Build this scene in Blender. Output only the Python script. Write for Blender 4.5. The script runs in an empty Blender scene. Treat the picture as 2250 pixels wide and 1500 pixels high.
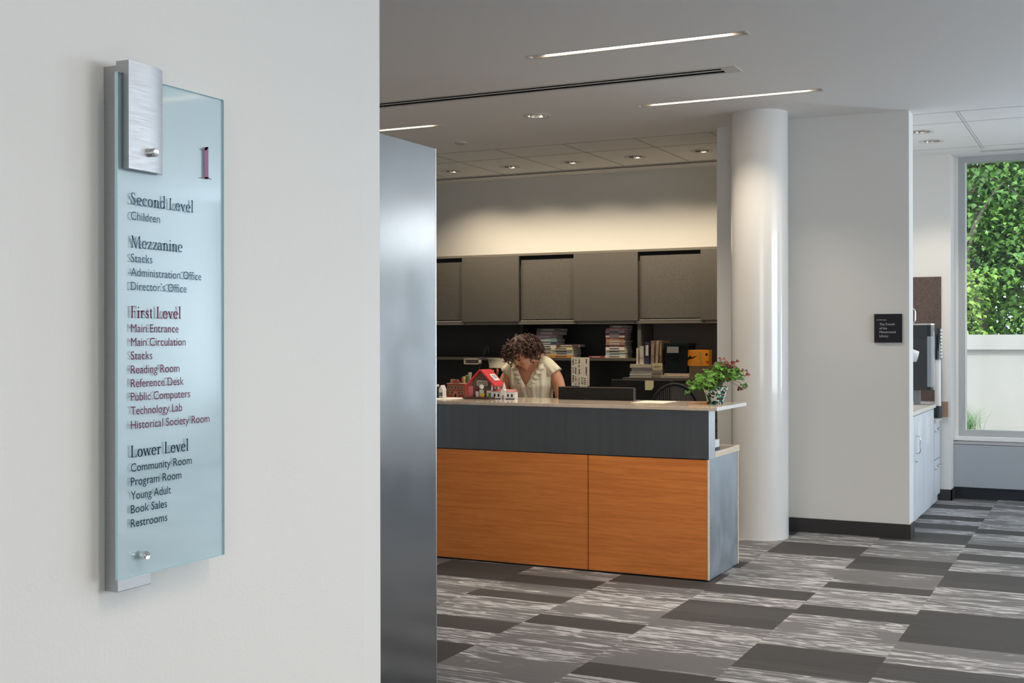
import bpy, bmesh, math, random
from mathutils import Vector, Matrix, noise as mnoise
C = bpy.context.scene.collection
SC = bpy.context.scene
PI = math.pi
rnd = random.Random(7)

# ------------------------------------------------------------------ camera, world, sun, daylight, exposure
EYE = 1.487
YAW, ROLL, FPX, HORIZON = math.radians(26.3), math.radians(0.1), 2672.0, 745.0
cam_d = bpy.data.cameras.new('camera')
cam = bpy.data.objects.new('camera', cam_d); C.objects.link(cam)
cam_d.sensor_fit = 'HORIZONTAL'; cam_d.sensor_width = 36.0
cam_d.lens = FPX / 2250 * 36.0
cam_d.shift_y = -(750 - HORIZON) / 2250
cam_d.clip_start = 0.05; cam_d.clip_end = 200
_r = Vector((math.cos(YAW), math.sin(YAW), 0)); _f = Vector((-math.sin(YAW), math.cos(YAW), 0)); _d = Vector((0, 0, -1))
_r2 = _r * math.cos(ROLL) + _d * math.sin(ROLL); _d2 = _d * math.cos(ROLL) - _r * math.sin(ROLL)
mw = Matrix.Identity(4)
for i in range(3):
    mw[i][0] = _r2[i]; mw[i][1] = -_d2[i]; mw[i][2] = -_f[i]
mw[2][3] = EYE
cam.matrix_world = mw
SC.camera = cam

world = bpy.data.worlds.new('sky'); SC.world = world; world.use_nodes = True
bg = world.node_tree.nodes['Background']
bg.inputs[0].default_value = (0.80, 0.90, 1.0, 1); bg.inputs[1].default_value = 3.2

SC.view_settings.view_transform = 'Standard'; SC.view_settings.look = 'None'
SC.view_settings.gamma = 1.0; SC.view_settings.use_curve_mapping = False
SC.view_settings.exposure = 0.06
SC.cycles.max_bounces = 10; SC.cycles.diffuse_bounces = 5; SC.cycles.glossy_bounces = 4
SC.cycles.transparent_max_bounces = 12; SC.cycles.transmission_bounces = 6
SC.cycles.sample_clamp_indirect = 6.0; SC.cycles.use_denoising = True
SC.cycles.caustics_reflective = False; SC.cycles.caustics_refractive = False

def light(name, typ, loc, power, color, rot=(0, 0, 0), **kw):
    l = bpy.data.lights.new(name, typ); l.energy = power; l.color = color
    for k, v in kw.items(): setattr(l, k, v)
    o = bpy.data.objects.new(name, l); C.objects.link(o); o.location = loc; o.rotation_euler = rot
    return o
light('sun', 'SUN', (0, 0, 20), 2.2, (1.0, 0.96, 0.88), (math.radians(30), math.radians(14), 0), angle=0.02)
DAY = (0.68, 0.84, 1.0)
# daylight arriving at the tall windows that lie beyond the right edge of the frame, plus two added lamps
light('daylight_far_windows', 'AREA', (1.45, 12.45, 1.8), 115, DAY, (-2.0, 0, 0), shape='RECTANGLE', size=0.95, size_y=2.3)
light('daylight_far_windows', 'AREA', (6.15, 12.45, 1.8), 190, DAY, (-2.0, 0, 0), shape='RECTANGLE', size=1.8, size_y=2.3)
light('added_reflection_lamp', 'AREA', (3.05, 12.42, 2.72), 4.2, (1, .98, .95), (-PI/2, 0, 0), shape='RECTANGLE', size=1.3, size_y=.6)  # added lamp, unseen, gives the steel panel its soft bright reflection
light('daylight_side_windows', 'AREA', (7.62, 6.4, 1.9), 200, (0.86, 0.93, 1.0), (0, PI/2, 0), shape='RECTANGLE', size=2.5, size_y=4.7)
light('added_front_fill', 'AREA', (3.0, -3.62, 1.9), 25, (1.0, 0.93, 0.84), (PI/2, 0, 0), shape='RECTANGLE', size=4.0, size_y=2.5)  # added warm fill from behind the viewer for the desk front

# ------------------------------------------------------------------ materials
MATS = {}
def mat(name, col, rough=0.5, metal=0.0, **kw):
    if name in MATS: return MATS[name]
    m = bpy.data.materials.new(name); m.use_nodes = True; MATS[name] = m
    nt = m.node_tree; b = nt.nodes['Principled BSDF']
    b.inputs['Base Color'].default_value = (*col, 1); b.inputs['Roughness'].default_value = rough; b.inputs['Metallic'].default_value = metal
    if 'spec' in kw: b.inputs['Specular IOR Level'].default_value = kw['spec']
    if 'coat' in kw: b.inputs['Coat Weight'].default_value = kw['coat']; b.inputs['Coat Roughness'].default_value = kw.get('coat_rough', 0.05)
    if 'emit' in kw:
        b.inputs['Emission Color'].default_value = (*kw.get('emit_col', col), 1); b.inputs['Emission Strength'].default_value = kw['emit']
    if 'alpha' in kw: b.inputs['Alpha'].default_value = kw['alpha']
    if kw.get('var') or kw.get('bump') or kw.get('rvar'):
        tc = nt.nodes.new('ShaderNodeTexCoord'); mp = nt.nodes.new('ShaderNodeMapping')
        mp.inputs['Scale'].default_value = kw.get('stretch', (1, 1, 1))
        nt.links.new(tc.outputs['Object'], mp.inputs[0])
        nz = nt.nodes.new('ShaderNodeTexNoise'); nz.inputs['Scale'].default_value = kw.get('scale', 40); nz.inputs['Detail'].default_value = kw.get('detail', 3)
        nt.links.new(mp.outputs[0], nz.inputs['Vector'])
        if kw.get('var'):
            mx = nt.nodes.new('ShaderNodeMix'); mx.data_type = 'RGBA'
            v = kw['var']; c2 = kw.get('col2', tuple(c * (1 - v) for c in col)); c1 = kw.get('col1', tuple(min(1, c * (1 + v)) for c in col))
            mr = nt.nodes.new('ShaderNodeMapRange'); mr.inputs['From Min'].default_value = 0.35; mr.inputs['From Max'].default_value = 0.65
            nt.links.new(nz.outputs['Fac'], mr.inputs['Value']); nt.links.new(mr.outputs[0], mx.inputs['Factor'])
            mx.inputs['A'].default_value = (*c2, 1); mx.inputs['B'].default_value = (*c1, 1)
            nt.links.new(mx.outputs['Result'], b.inputs['Base Color'])
        if kw.get('rvar'):
            mr = nt.nodes.new('ShaderNodeMapRange'); mr.inputs['From Min'].default_value = 0.3; mr.inputs['From Max'].default_value = 0.7
            mr.inputs['To Min'].default_value = rough - kw['rvar']; mr.inputs['To Max'].default_value = rough + kw['rvar']
            nt.links.new(nz.outputs['Fac'], mr.inputs['Value']); nt.links.new(mr.outputs[0], b.inputs['Roughness'])
        if kw.get('bump'):
            bp = nt.nodes.new('ShaderNodeBump'); bp.inputs['Strength'].default_value = kw['bump']; bp.inputs['Distance'].default_value = kw.get('dist', 0.002)
            nt.links.new(nz.outputs['Fac'], bp.inputs['Height']); nt.links.new(bp.outputs[0], b.inputs['Normal'])
    return m

class N:   # tiny node-graph helper
    def __init__(s, nt): s.nt = nt
    def m(s, op, *a):
        n = s.nt.nodes.new('ShaderNodeMath'); n.operation = op
        for i, x in enumerate(a):
            if isinstance(x, (int, float)): n.inputs[i].default_value = x
            else: s.nt.links.new(x, n.inputs[i])
        return n.outputs[0]
    def xyz(s, x, y, z):
        n = s.nt.nodes.new('ShaderNodeCombineXYZ')
        for i, v in enumerate((x, y, z)):
            if isinstance(v, (int, float)): n.inputs[i].default_value = v
            else: s.nt.links.new(v, n.inputs[i])
        return n.outputs[0]
    def noise(s, vec, scale=1, detail=2, dist=0.0, rough=0.5):
        n = s.nt.nodes.new('ShaderNodeTexNoise'); n.inputs['Scale'].default_value = scale; n.inputs['Detail'].default_value = detail
        n.inputs['Distortion'].default_value = dist; n.inputs['Roughness'].default_value = rough
        s.nt.links.new(vec, n.inputs['Vector']); return n.outputs['Fac']
    def rng(s, v, a, b, c=0.0, d=1.0):
        n = s.nt.nodes.new('ShaderNodeMapRange'); n.interpolation_type = 'SMOOTHSTEP'
        s.nt.links.new(v, n.inputs['Value'])
        for k, x in zip(('From Min', 'From Max', 'To Min', 'To Max'), (a, b, c, d)):
            if isinstance(x, (int, float)): n.inputs[k].default_value = x
            else: s.nt.links.new(x, n.inputs[k])
        return n.outputs[0]
    def mix(s, f, a, b):
        n = s.nt.nodes.new('ShaderNodeMix'); n.data_type = 'RGBA'
        for k, x in (('Factor', f), ('A', a), ('B', b)):
            if isinstance(x, (int, float)): n.inputs[k].default_value = x
            elif isinstance(x, tuple): n.inputs[k].default_value = (*x, 1)
            else: s.nt.links.new(x, n.inputs[k])
        return n.outputs['Result']

def carpet_mat():
    m = bpy.data.materials.new('carpet_tile'); m.use_nodes = True; nt = m.node_tree; b = nt.nodes['Principled BSDF']; g = N(nt)
    tc = nt.nodes.new('ShaderNodeTexCoord'); sp = nt.nodes.new('ShaderNodeSeparateXYZ'); nt.links.new(tc.outputs['Object'], sp.inputs[0])
    x, y = sp.outputs[0], sp.outputs[1]
    ix = g.m('FLOOR', g.m('DIVIDE', g.m('ADD', x, 0.95 + 0.611 * 40), 0.611))
    wn = nt.nodes.new('ShaderNodeTexWhiteNoise'); wn.noise_dimensions = '1D'; nt.links.new(ix, wn.inputs['W'])
    yy = g.m('ADD', y, g.m('MULTIPLY', wn.outputs['Value'], 9.0))
    vo = nt.nodes.new('ShaderNodeTexVoronoi'); vo.voronoi_dimensions = '1D'; vo.inputs['Scale'].default_value = 1.0; vo.inputs['Randomness'].default_value = 0.9
    nt.links.new(g.m('ADD', g.m('MULTIPLY', yy, 4.1), g.m('MULTIPLY', ix, 31.7)), vo.inputs['W'])
    sc = nt.nodes.new('ShaderNodeSeparateColor'); nt.links.new(vo.outputs['Color'], sc.inputs[0])
    r1, r2 = sc.outputs[0], sc.outputs[1]
    dark = g.m('LESS_THAN', r1, 0.36); lite = g.m('GREATER_THAN', r1, 0.64)
    px = g.m('ADD', x, g.m('MULTIPLY', ix, 3.3))
    n1 = g.noise(g.xyz(g.m('MULTIPLY', px, 1.5), g.m('MULTIPLY', yy, 13.0), r2), 1, 4, 0.5, 0.55)
    n2 = g.noise(g.xyz(g.m('MULTIPLY', px, 2.1), g.m('MULTIPLY', yy, 22.0), g.m('ADD', r2, 5.0)), 1, 3, 0.4)
    ridge1 = g.rng(g.m('ABSOLUTE', g.m('SUBTRACT', n1, 0.5)), 0.012, 0.030, 1.0, 0.0)
    ridge2 = g.rng(g.m('ABSOLUTE', g.m('SUBTRACT', n2, 0.5)), 0.012, 0.032, 1.0, 0.0)
    msk = g.noise(g.xyz(g.m('MULTIPLY', px, 2.4), g.m('MULTIPLY', yy, 6.0), g.m('ADD', r2, 9.0)), 1, 2)
    thr = g.m('SUBTRACT', 0.47, g.m('MULTIPLY', lite, 0.26))
    mk = g.rng(msk, thr, g.m('ADD', thr, 0.07))
    ridge = g.m('MULTIPLY', g.m('MAXIMUM', ridge1, g.m('MULTIPLY', ridge2, g.m('ADD', g.m('MULTIPLY', lite, 0.85), 0.12))), mk)
    ridge = g.m('MULTIPLY', ridge, g.m('SUBTRACT', 1.0, dark))
    fine = g.noise(tc.outputs['Object'], 260, 2)
    base = g.mix(dark, g.mix(g.m('MULTIPLY', r2, 0.6), (0.125, 0.124, 0.130), (0.170, 0.168, 0.176)), g.mix(r2, (0.030, 0.028, 0.029), (0.050, 0.048, 0.050)))
    ds = g.noise(g.xyz(g.m('MULTIPLY', px, 2.5), g.m('MULTIPLY', yy, 40.0), 3.0), 1, 3, 0.3)
    base = g.mix(g.m('MULTIPLY', g.rng(ds, 0.55, 0.66), g.m('ADD', g.m('MULTIPLY', dark, 0.5), 0.08)), base, (0.018, 0.016, 0.015))
    col = g.mix(g.m('MULTIPLY', ridge, 0.95), base, (0.52, 0.52, 0.54))
    col = g.mix(g.rng(fine, 0.35, 0.65, 0.0, 0.28), col, (0.03, 0.028, 0.027))
    nt.links.new(col, b.inputs['Base Color'])
    b.inputs['Roughness'].default_value = 0.75; b.inputs['Specular IOR Level'].default_value = 0.45
    bp = nt.nodes.new('ShaderNodeBump'); bp.inputs['Strength'].default_value = 0.5; bp.inputs['Distance'].default_value = 0.004
    nt.links.new(fine, bp.inputs['Height']); nt.links.new(bp.outputs[0], b.inputs['Normal'])
    return m

def wood_mat(name, ca, cb, axis_stretch):
    m = bpy.data.materials.new(name); m.use_nodes = True; nt = m.node_tree; b = nt.nodes['Principled BSDF']; g = N(nt); MATS[name] = m
    tc = nt.nodes.new('ShaderNodeTexCoord'); mp = nt.nodes.new('ShaderNodeMapping'); mp.inputs['Scale'].default_value = axis_stretch
    nt.links.new(tc.outputs['Object'], mp.inputs[0])
    a = g.noise(mp.outputs[0], 1.0, 4, 0.6); f = g.noise(mp.outputs[0], 5.0, 3, 0.2)
    t = g.m('ADD', g.m('MULTIPLY', a, 0.6), g.m('MULTIPLY', f, 0.4))
    nt.links.new(g.mix(g.rng(t, 0.35, 0.65), ca, cb), b.inputs['Base Color'])
    b.inputs['Roughness'].default_value = 0.42
    return m

M_WALL = mat('wall_paint', (0.75, 0.722, 0.680), 0.6, bump=0.25, scale=160, dist=0.0015, detail=2)
M_WALL2 = mat('wall_paint_flat', (0.74, 0.73, 0.70), 0.62)
M_CEIL = mat('ceiling_paint', (0.84, 0.83, 0.82), 0.75)
M_BASE = mat('rubber_base', (0.030, 0.027, 0.027), 0.45)
M_CARPET = carpet_mat()
M_STEEL = mat('brushed_steel', (0.34, 0.34, 0.34), 0.17, 1.0, rvar=0.02, scale=5, stretch=(1, 1, 1), detail=4)
M_STEELD = mat('dark_brushed_steel', (0.30, 0.30, 0.31), 0.32, 1.0, rvar=0.03, var=0.04, scale=3, stretch=(10, 10, 0.3), detail=4)
M_GALV = mat('end_panel_steel', (0.36, 0.39, 0.42), 0.48, 1.0, rvar=0.05, var=0.05, scale=4, stretch=(2, 2, 2), detail=4)
M_ALU = mat('brushed_aluminium', (0.46, 0.455, 0.46), 0.48, 1.0, rvar=0.08, bump=0.12, scale=30, stretch=(1, 1, 14), detail=3, dist=0.0006)
M_CHROME = mat('polished_metal', (0.75, 0.74, 0.72), 0.12, 1.0)
M_OAK = wood_mat('orange_wood', (0.64, 0.190, 0.040), (0.80, 0.270, 0.062), (2.2, 2.2, 46))
M_MAPLE = wood_mat('pale_maple_edge', (0.70, 0.55, 0.40), (0.80, 0.66, 0.50), (3, 3, 40))
M_TOP = mat('cream_counter', (0.60, 0.50, 0.40), 0.12, var=0.08, scale=24, detail=5, coat=0.3)
M_BLACK = mat('black_plastic', (0.010, 0.010, 0.011), 0.45, spec=0.25)
M_DARK = mat('dark_laminate', (0.016, 0.014, 0.013), 0.5)
M_FABRIC = mat('grey_tweed', (0.105, 0.096, 0.086), 0.85, var=0.35, scale=260, detail=2, bump=0.2)
M_CABG = mat('cabinet_metal', (0.10, 0.092, 0.080), 0.5)
M_WHITE = mat('white_paint', (0.80, 0.80, 0.80), 0.35)
M_COL = mat('column_gloss', (0.76, 0.75, 0.73), 0.22, coat=0.6, coat_rough=0.04, rvar=0.02, scale=3, stretch=(6, 6, .2))
M_PAPER = mat('paper', (0.70, 0.66, 0.58), 0.7)
M_GREYMET = mat('grey_enclosure', (0.40, 0.43, 0.47), 0.42, 0.2)
M_WINFR = mat('window_frame_paint', (0.42, 0.43, 0.44), 0.4)
M_SKIN = mat('skin', (0.62, 0.28, 0.15), 0.5, var=0.06, scale=18)
M_HAIR = mat('brown_hair', (0.068, 0.028, 0.014), 0.55, var=0.4, scale=60)
M_BLOUSE = mat('cream_blouse', (0.76, 0.67, 0.47), 0.8, var=0.04, scale=14, bump=0.08, dist=0.01)

def glass_mat(name, tint, rough=0.0, refl=1.0):
    m = bpy.data.materials.new(name); m.use_nodes = True; nt = m.node_tree; nt.nodes.remove(nt.nodes['Principled BSDF'])
    out = nt.nodes['Material Output']; t = nt.nodes.new('ShaderNodeBsdfTransparent'); t.inputs[0].default_value = (*tint, 1)
    gl = nt.nodes.new('ShaderNodeBsdfGlossy'); gl.inputs['Roughness'].default_value = rough
    fr = nt.nodes.new('ShaderNodeFresnel'); fr.inputs[0].default_value = 1.45
    mm = nt.nodes.new('ShaderNodeMath'); mm.operation = 'MULTIPLY'; mm.inputs[1].default_value = refl; nt.links.new(fr.outputs[0], mm.inputs[0])
    mx = nt.nodes.new('ShaderNodeMixShader'); nt.links.new(mm.outputs[0], mx.inputs[0]); nt.links.new(t.outputs[0], mx.inputs[1]); nt.links.new(gl.outputs[0], mx.inputs[2])
    nt.links.new(mx.outputs[0], out.inputs[0]); MATS[name] = m; return m
M_GLASS = glass_mat('window_glass', (0.96, 0.97, 0.965), 0.0, 0.7)
M_SIGNGLASS = glass_mat('sign_glass', (0.985, 0.995, 0.995), 0.05, 0.22)
M_GEDGE = mat('glass_edge', (0.50, 0.68, 0.70), 0.2)
def film_mat():
    m = bpy.data.materials.new('frosted_film'); m.use_nodes = True; nt = m.node_tree; b = nt.nodes['Principled BSDF']; out = nt.nodes['Material Output']
    b.inputs['Base Color'].default_value = (0.72, 0.86, 0.91, 1); b.inputs['Roughness'].default_value = 0.6
    t = nt.nodes.new('ShaderNodeBsdfTransparent'); t.inputs[0].default_value = (0.72, 0.88, 0.92, 1)
    mx = nt.nodes.new('ShaderNodeMixShader'); mx.inputs[0].default_value = 0.20
    nt.links.new(b.outputs[0], mx.inputs[1]); nt.links.new(t.outputs[0], mx.inputs[2]); nt.links.new(mx.outputs[0], out.inputs[0]); return m
M_FILM = film_mat()
M_LAMP = mat('lamp_diffuser', (1, 1, 1), 0.5, emit=9.0, emit_col=(1.0, 0.88, 0.70))
M_BULB = mat('lamp_bulb', (1, 1, 1), 0.5, emit=0.5, emit_col=(1.0, 0.80, 0.55))
M_REFL = mat('lamp_reflector', (0.45, 0.42, 0.38), 0.25, 1.0)
M_TRIMW = mat('trim_white', (0.62, 0.61, 0.59), 0.5)

# ------------------------------------------------------------------ mesh helpers
class MB:
    def __init__(s): s.v = []; s.f = []; s.mi = []
    def add(s, vs, fs, mi=0):
        o = len(s.v); s.v += [tuple(v) for v in vs]; s.f += [tuple(i + o for i in f) for f in fs]; s.mi += [mi] * len(fs); return s
    def box(s, x0, x1, y0, y1, z0, z1, mi=0, T=None):
        vs = [(x, y, z) for z in (z0, z1) for y in (y0, y1) for x in (x0, x1)]
        if T: vs = [T @ Vector(v) for v in vs]
        return s.add(vs, [(0, 2, 3, 1), (4, 5, 7, 6), (0, 1, 5, 4), (2, 6, 7, 3), (0, 4, 6, 2), (1, 3, 7, 5)], mi)
    def prism(s, poly, y0, y1, mi=0, axis='y'):
        n = len(poly)
        def P(a, b, t): return (a, t, b) if axis == 'y' else ((t, a, b) if axis == 'x' else (a, b, t))
        vs = [P(a, b, y0) for a, b in poly] + [P(a, b, y1) for a, b in poly]
        return s.add(vs, [tuple(range(n)), tuple(range(2 * n - 1, n - 1, -1))] + [(i, i + n, (i + 1) % n + n, (i + 1) % n) for i in range(n)], mi)
    def lathe(s, prof, c=(0, 0, 0), n=24, mi=0, cap=True, T=None):
        vs = []; fs = []
        for r, z in prof:
            for k in range(n):
                a = 2 * PI * k / n; vs.append(Vector((c[0] + r * math.cos(a), c[1] + r * math.sin(a), c[2] + z)))
        for i in range(len(prof) - 1):
            for k in range(n):
                k2 = (k + 1) % n; fs.append((i * n + k, i * n + k2, (i + 1) * n + k2, (i + 1) * n + k))
        if cap: fs.append(tuple(range(n - 1, -1, -1))); fs.append(tuple((len(prof) - 1) * n + k for k in range(n)))
        if T: vs = [T @ v for v in vs]
        return s.add(vs, fs, mi)
    def tube(s, path, r, n=8, mi=0, cap=True, sx=1.0):
        path = [Vector(p) for p in path]; rs = r if isinstance(r, (list, tuple)) else [r] * len(path)
        vs = []; fs = []; up = None
        for i, p in enumerate(path):
            d = (path[min(i + 1, len(path) - 1)] - path[max(i - 1, 0)])
            if d.length < 1e-9: d = Vector((0, 0, 1))
            d.normalize()
            if up is None:
                a = Vector((0, 0, 1)) if abs(d.z) < 0.9 else Vector((1, 0, 0)); up = a
            u = up - d * up.dot(d)
            if u.length < 1e-6: u = d.orthogonal()
            u.normalize(); up = u; w = d.cross(u)
            q = rs[i]; q = q if isinstance(q, (list, tuple)) else (q, q)
            for k in range(n):
                a = 2 * PI * k / n; vs.append(p + w * (q[0] * math.cos(a)) + u * (q[1] * math.sin(a)))
        for i in range(len(path) - 1):
            for k in range(n):
                k2 = (k + 1) % n; fs.append((i * n + k, i * n + k2, (i + 1) * n + k2, (i + 1) * n + k))
        if cap: fs.append(tuple(range(n - 1, -1, -1))); fs.append(tuple((len(path) - 1) * n + k for k in range(n)))
        return s.add(vs, fs, mi)
    def rings(s, rings, n=24, mi=0):   # rings: (cx, cy, cz, rx, ry) horizontal ellipses lofted
        vs = []; fs = []
        for cx, cy, cz, rx, ry in rings:
            for k in range(n):
                a = 2 * PI * k / n; vs.append((cx + rx * math.cos(a), cy + ry * math.sin(a), cz))
        for i in range(len(rings) - 1):
            for k in range(n):
                k2 = (k + 1) % n; fs.append((i * n + k, i * n + k2, (i + 1) * n + k2, (i + 1) * n + k))
        fs.append(tuple(range(n - 1, -1, -1))); fs.append(tuple((len(rings) - 1) * n + k for k in range(n)))
        return s.add(vs, fs, mi)
    def ball(s, c, r, n=12, mi=0, T=None):
        r = r if isinstance(r, (list, tuple)) else (r, r, r); vs = []; fs = []; m = n // 2
        for i in range(m + 1):
            t = PI * i / m
            for k in range(n):
                a = 2 * PI * k / n; q = Vector((r[0] * math.sin(t) * math.cos(a), r[1] * math.sin(t) * math.sin(a), r[2] * math.cos(t)))
                if T: q = T @ q
                vs.append(Vector(c) + q)
        for i in range(m):
            for k in range(n):
                k2 = (k + 1) % n; fs.append((i * n + k, (i + 1) * n + k, (i + 1) * n + k2, i * n + k2))
        return s.add(vs, fs, mi)
    def build(s, name, mats, parent=None, loc=(0, 0, 0), smooth=False, bevel=0.0, solid=0.0):
        me = bpy.data.meshes.new(name); me.from_pydata(s.v, [], s.f); me.update()
        mats = mats if isinstance(mats, (list, tuple)) else [mats]
        for m in mats: me.materials.append(m)
        if len(mats) > 1: me.polygons.foreach_set('material_index', s.mi)
        o = bpy.data.objects.new(name, me); C.objects.link(o); o.location = loc
        if parent: o.parent = parent
        if smooth:
            me.polygons.foreach_set('use_smooth', [True] * len(me.polygons))
            if smooth == 'auto':
                try: me.set_sharp_from_angle(angle=math.radians(40))
                except Exception: pass
        if solid:
            md = o.modifiers.new('solid', 'SOLIDIFY'); md.thickness = solid; md.offset = 0
        if bevel:
            md = o.modifiers.new('bevel', 'BEVEL'); md.width = bevel; md.segments = 2; md.limit_method = 'ANGLE'; md.angle_limit = math.radians(50)
            md.harden_normals = False
        return o
def B(x0, x1, y0, y1, z0, z1): return MB().box(x0, x1, y0, y1, z0, z1)
def tag(o, label, cat, group=None, kind=None):
    o['label'] = label; o['category'] = cat
    if group: o['group'] = group
    if kind: o['kind'] = kind
    return o
def thing(name, label, cat, loc=(0, 0, 0), rotz=0.0, group=None):
    o = bpy.data.objects.new(name, None); C.objects.link(o); o.location = loc; o.rotation_euler = (0, 0, rotz)
    o.empty_display_size = 0.1
    return tag(o, label, cat, group)
def struct(name, mb, m, label=None, parent=None, **kw):
    o = mb.build(name, m, parent, **kw)
    if not parent:
        o['kind'] = 'structure'
        o['label'] = label or name.replace('_', ' '); o['category'] = name.split('_')[0]
    return o
def copy_thing(r, loc=None, label=None, rotz=None):
    n = r.copy(); C.objects.link(n)
    if loc: n.location = loc
    if label: n['label'] = label
    if rotz is not None: n.rotation_euler = (0, 0, rotz)
    for ch in list(r.children):
        c = ch.copy(); C.objects.link(c); c.parent = n
        for g in list(ch.children):
            d = g.copy(); C.objects.link(d); d.parent = c
    return n

# ------------------------------------------------------------------ the room shell
ZC = 3.18
floor_o = struct('floor', B(-7.6, 7.6, -3.6, 12.05, -0.12, 0.0), M_CARPET, 'grey carpet tiles in dark, mid and streaked light bands')

# ceiling with real openings for recessed lamps and slots
LIN = [(-3.141, -1.818, 6.61), (-3.09, -1.775, 8.345), (-6.08, -4.763, 8.365),
       (-0.15, 1.17, 6.61), (-0.15, 1.17, 4.87), (-0.15, 1.17, 3.13), (-0.15, 1.17, 1.39), (2.84, 4.16, 6.61), (2.84, 4.16, 4.87), (2.84, 4.16, 3.13), (2.84, 4.16, 1.39)]
DL = [(-3.916, 8.36), (-5.98, 10.71), (-5.31, 10.70), (-4.65, 10.68), (-3.98, 10.64), (-3.32, 10.58), (-1.405, 10.42), (-1.395, 10.96)]
SLOTS = [(-6.6, -2.20, 7.40, 7.53), (-6.9, -2.90, 11.16, 11.27), (-0.98, 7.0, 11.72, 11.78)]
holes = [(a, b, y - 0.035, y + 0.035) for a, b, y in LIN] + [(x - 0.068, x + 0.068, y - 0.068, y + 0.068) for x, y in DL] + [(a, b, c, d) for a, b, c, d in SLOTS]
xs = sorted({-7.6, 7.6} | {h[0] for h in holes} | {h[1] for h in holes}); ys = sorted({-3.6, 12.2} | {h[2] for h in holes} | {h[3] for h in holes})
cb = MB()
for i in range(len(xs) - 1):
    run = None
    for j in range(len(ys) - 1):
        cx, cy = (xs[i] + xs[i + 1]) / 2, (ys[j] + ys[j + 1]) / 2
        hole = any(h[0] < cx < h[1] and h[2] < cy < h[3] for h in holes)
        if not hole and run is None: run = ys[j]
        if (hole or j == len(ys) - 2) and run is not None:
            y1 = ys[j] if hole else ys[j + 1]
            cb.add([(xs[i], run, ZC), (xs[i], y1, ZC), (xs[i + 1], y1, ZC), (xs[i + 1], run, ZC)], [(0, 1, 2, 3)]); run = None
cb.box(-7.6, 7.6, -3.6, 12.2, ZC + 0.22, ZC + 0.32)
for h in holes:   # sides of each opening
    x0, x1, y0, y1 = h
    cb.add([(x0, y0, ZC), (x1, y0, ZC), (x1, y1, ZC), (x0, y1, ZC), (x0, y0, ZC + .22), (x1, y0, ZC + .22), (x1, y1, ZC + .22), (x0, y1, ZC + .22)],
           [(0, 1, 5, 4), (1, 2, 6, 5), (2, 3, 7, 6), (3, 0, 4, 7)])
struct('ceiling', cb, M_CEIL, 'smooth white painted ceiling with recessed strips and downlights')

# tile seams of the ceilings over the work room and by the window: thin dark reveal strips
sb = MB(); zt = ZC - 0.0015
for x in (-6.26, -5.60, -4.94, -4.28, -3.62, -2.96): sb.box(x - .003, x + .003, 9.66, 11.17, zt, ZC)
for y in (9.66, 10.19): sb.box(-6.9, -2.87, y - .003, y + .003, zt, ZC)
struct('trim_1', sb, mat('seam_dark', (0.28, 0.26, 0.23), 0.8), 'fine seams of ceiling panels above the work room')
sb = MB()
sb.box(-1.052, -1.046, 9.62, 11.6, zt, ZC); sb.box(-1.030, -1.026, 9.62, 11.6, zt, ZC)
for y in (9.6, 10.085, 11.44): sb.box(-1.95, 5.0, y - .003, y + .003, zt, ZC)
struct('trim_2', sb, mat('seam_pale', (0.40, 0.40, 0.40), 0.8), 'fine seams of ceiling panels before the window')

# walls
WLX = -1.368
wl = MB(); wl.box(-1.52, WLX, -3.6, 2.085, 0, ZC)
wl.add([(WLX, 2.085, 0), (WLX - .006, 2.157, 0), (-1.52, 2.157, 0), (-1.52, 2.085, 0), (WLX, 2.085, ZC), (WLX - .006, 2.157, ZC), (-1.52, 2.157, ZC), (-1.52, 2.085, ZC)],
       [(0, 3, 2, 1), (4, 5, 6, 7), (0, 1, 5, 4), (1, 2, 6, 5), (2, 3, 7, 6)])
struct('wall_left', wl, M_WALL, 'near off-white wall carrying the glass directory sign')
struct('wall_middle', B(-2.50, -1.355, 9.39, 9.585, 0, ZC), M_WALL2, 'off-white wall behind the round column with small black plaque')
struct('wall_partition', B(-2.85, -2.50, 9.485, 11.56, 0, ZC), M_WALL2, 'wall end between work room and column')
struct('wall_rear', B(-7.4, -2.5, 11.56, 11.7, 0, ZC), M_WALL2, 'cream lit wall above the overhead cabinets')
struct('wall_outer', B(-7.5, -7.3, 2.157, 11.56, 0, ZC), M_WALL2, 'far side wall of the work room')
struct('wall_closet', B(-7.5, -1.52, 1.95, 2.157, 0, ZC), M_WALL2, 'wall returning behind the near wall')
struct('wall_alcove', B(-2.15, -2.05, 9.585, 11.79, 0, ZC), M_WALL2, 'white wall at the back of the alcove')
struct('wall_pier', B(-2.15, -1.335, 11.79, 12.05, 0, ZC), M_WALL2, 'white pier beside the tall window')
fw = MB(); fw.box(-2.15, -1.297, 12.05, 12.25, 0, ZC).box(-1.297, 7.4, 12.05, 12.25, 0, 0.53)
fw.box(0.60, 0.95, 12.05, 12.25, 0.5, ZC).box(1.95, 2.40, 12.05, 12.25, 0.5, ZC).box(3.70, 5.2, 12.05, 12.25, 0.5, ZC).box(2.40, 3.70, 12.05, 12.25, 0.5, 2.42).box(2.40, 3.70, 12.05, 12.25, 3.02, ZC).box(7.05, 7.6, 12.05, 12.25, 0.5, ZC)
struct('wall_far', fw, M_WALL2, 'window wall')
rw = MB(); rw.box(7.3, 7.5, -3.6, 4.0, 0, ZC).box(7.3, 7.5, 8.8, 12.25, 0, ZC).box(7.3, 7.5, 4.0, 8.8, 0, 0.6)
struct('wall_right', rw, M_WALL2, 'right wall of the lobby')
nw = MB(); nw.box(-1.52, 0.9, -3.6, -3.4, 0, ZC).box(5.1, 7.6, -3.6, -3.4, 0, ZC).box(.9, 5.1, -3.6, -3.4, 0, .6)
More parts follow.
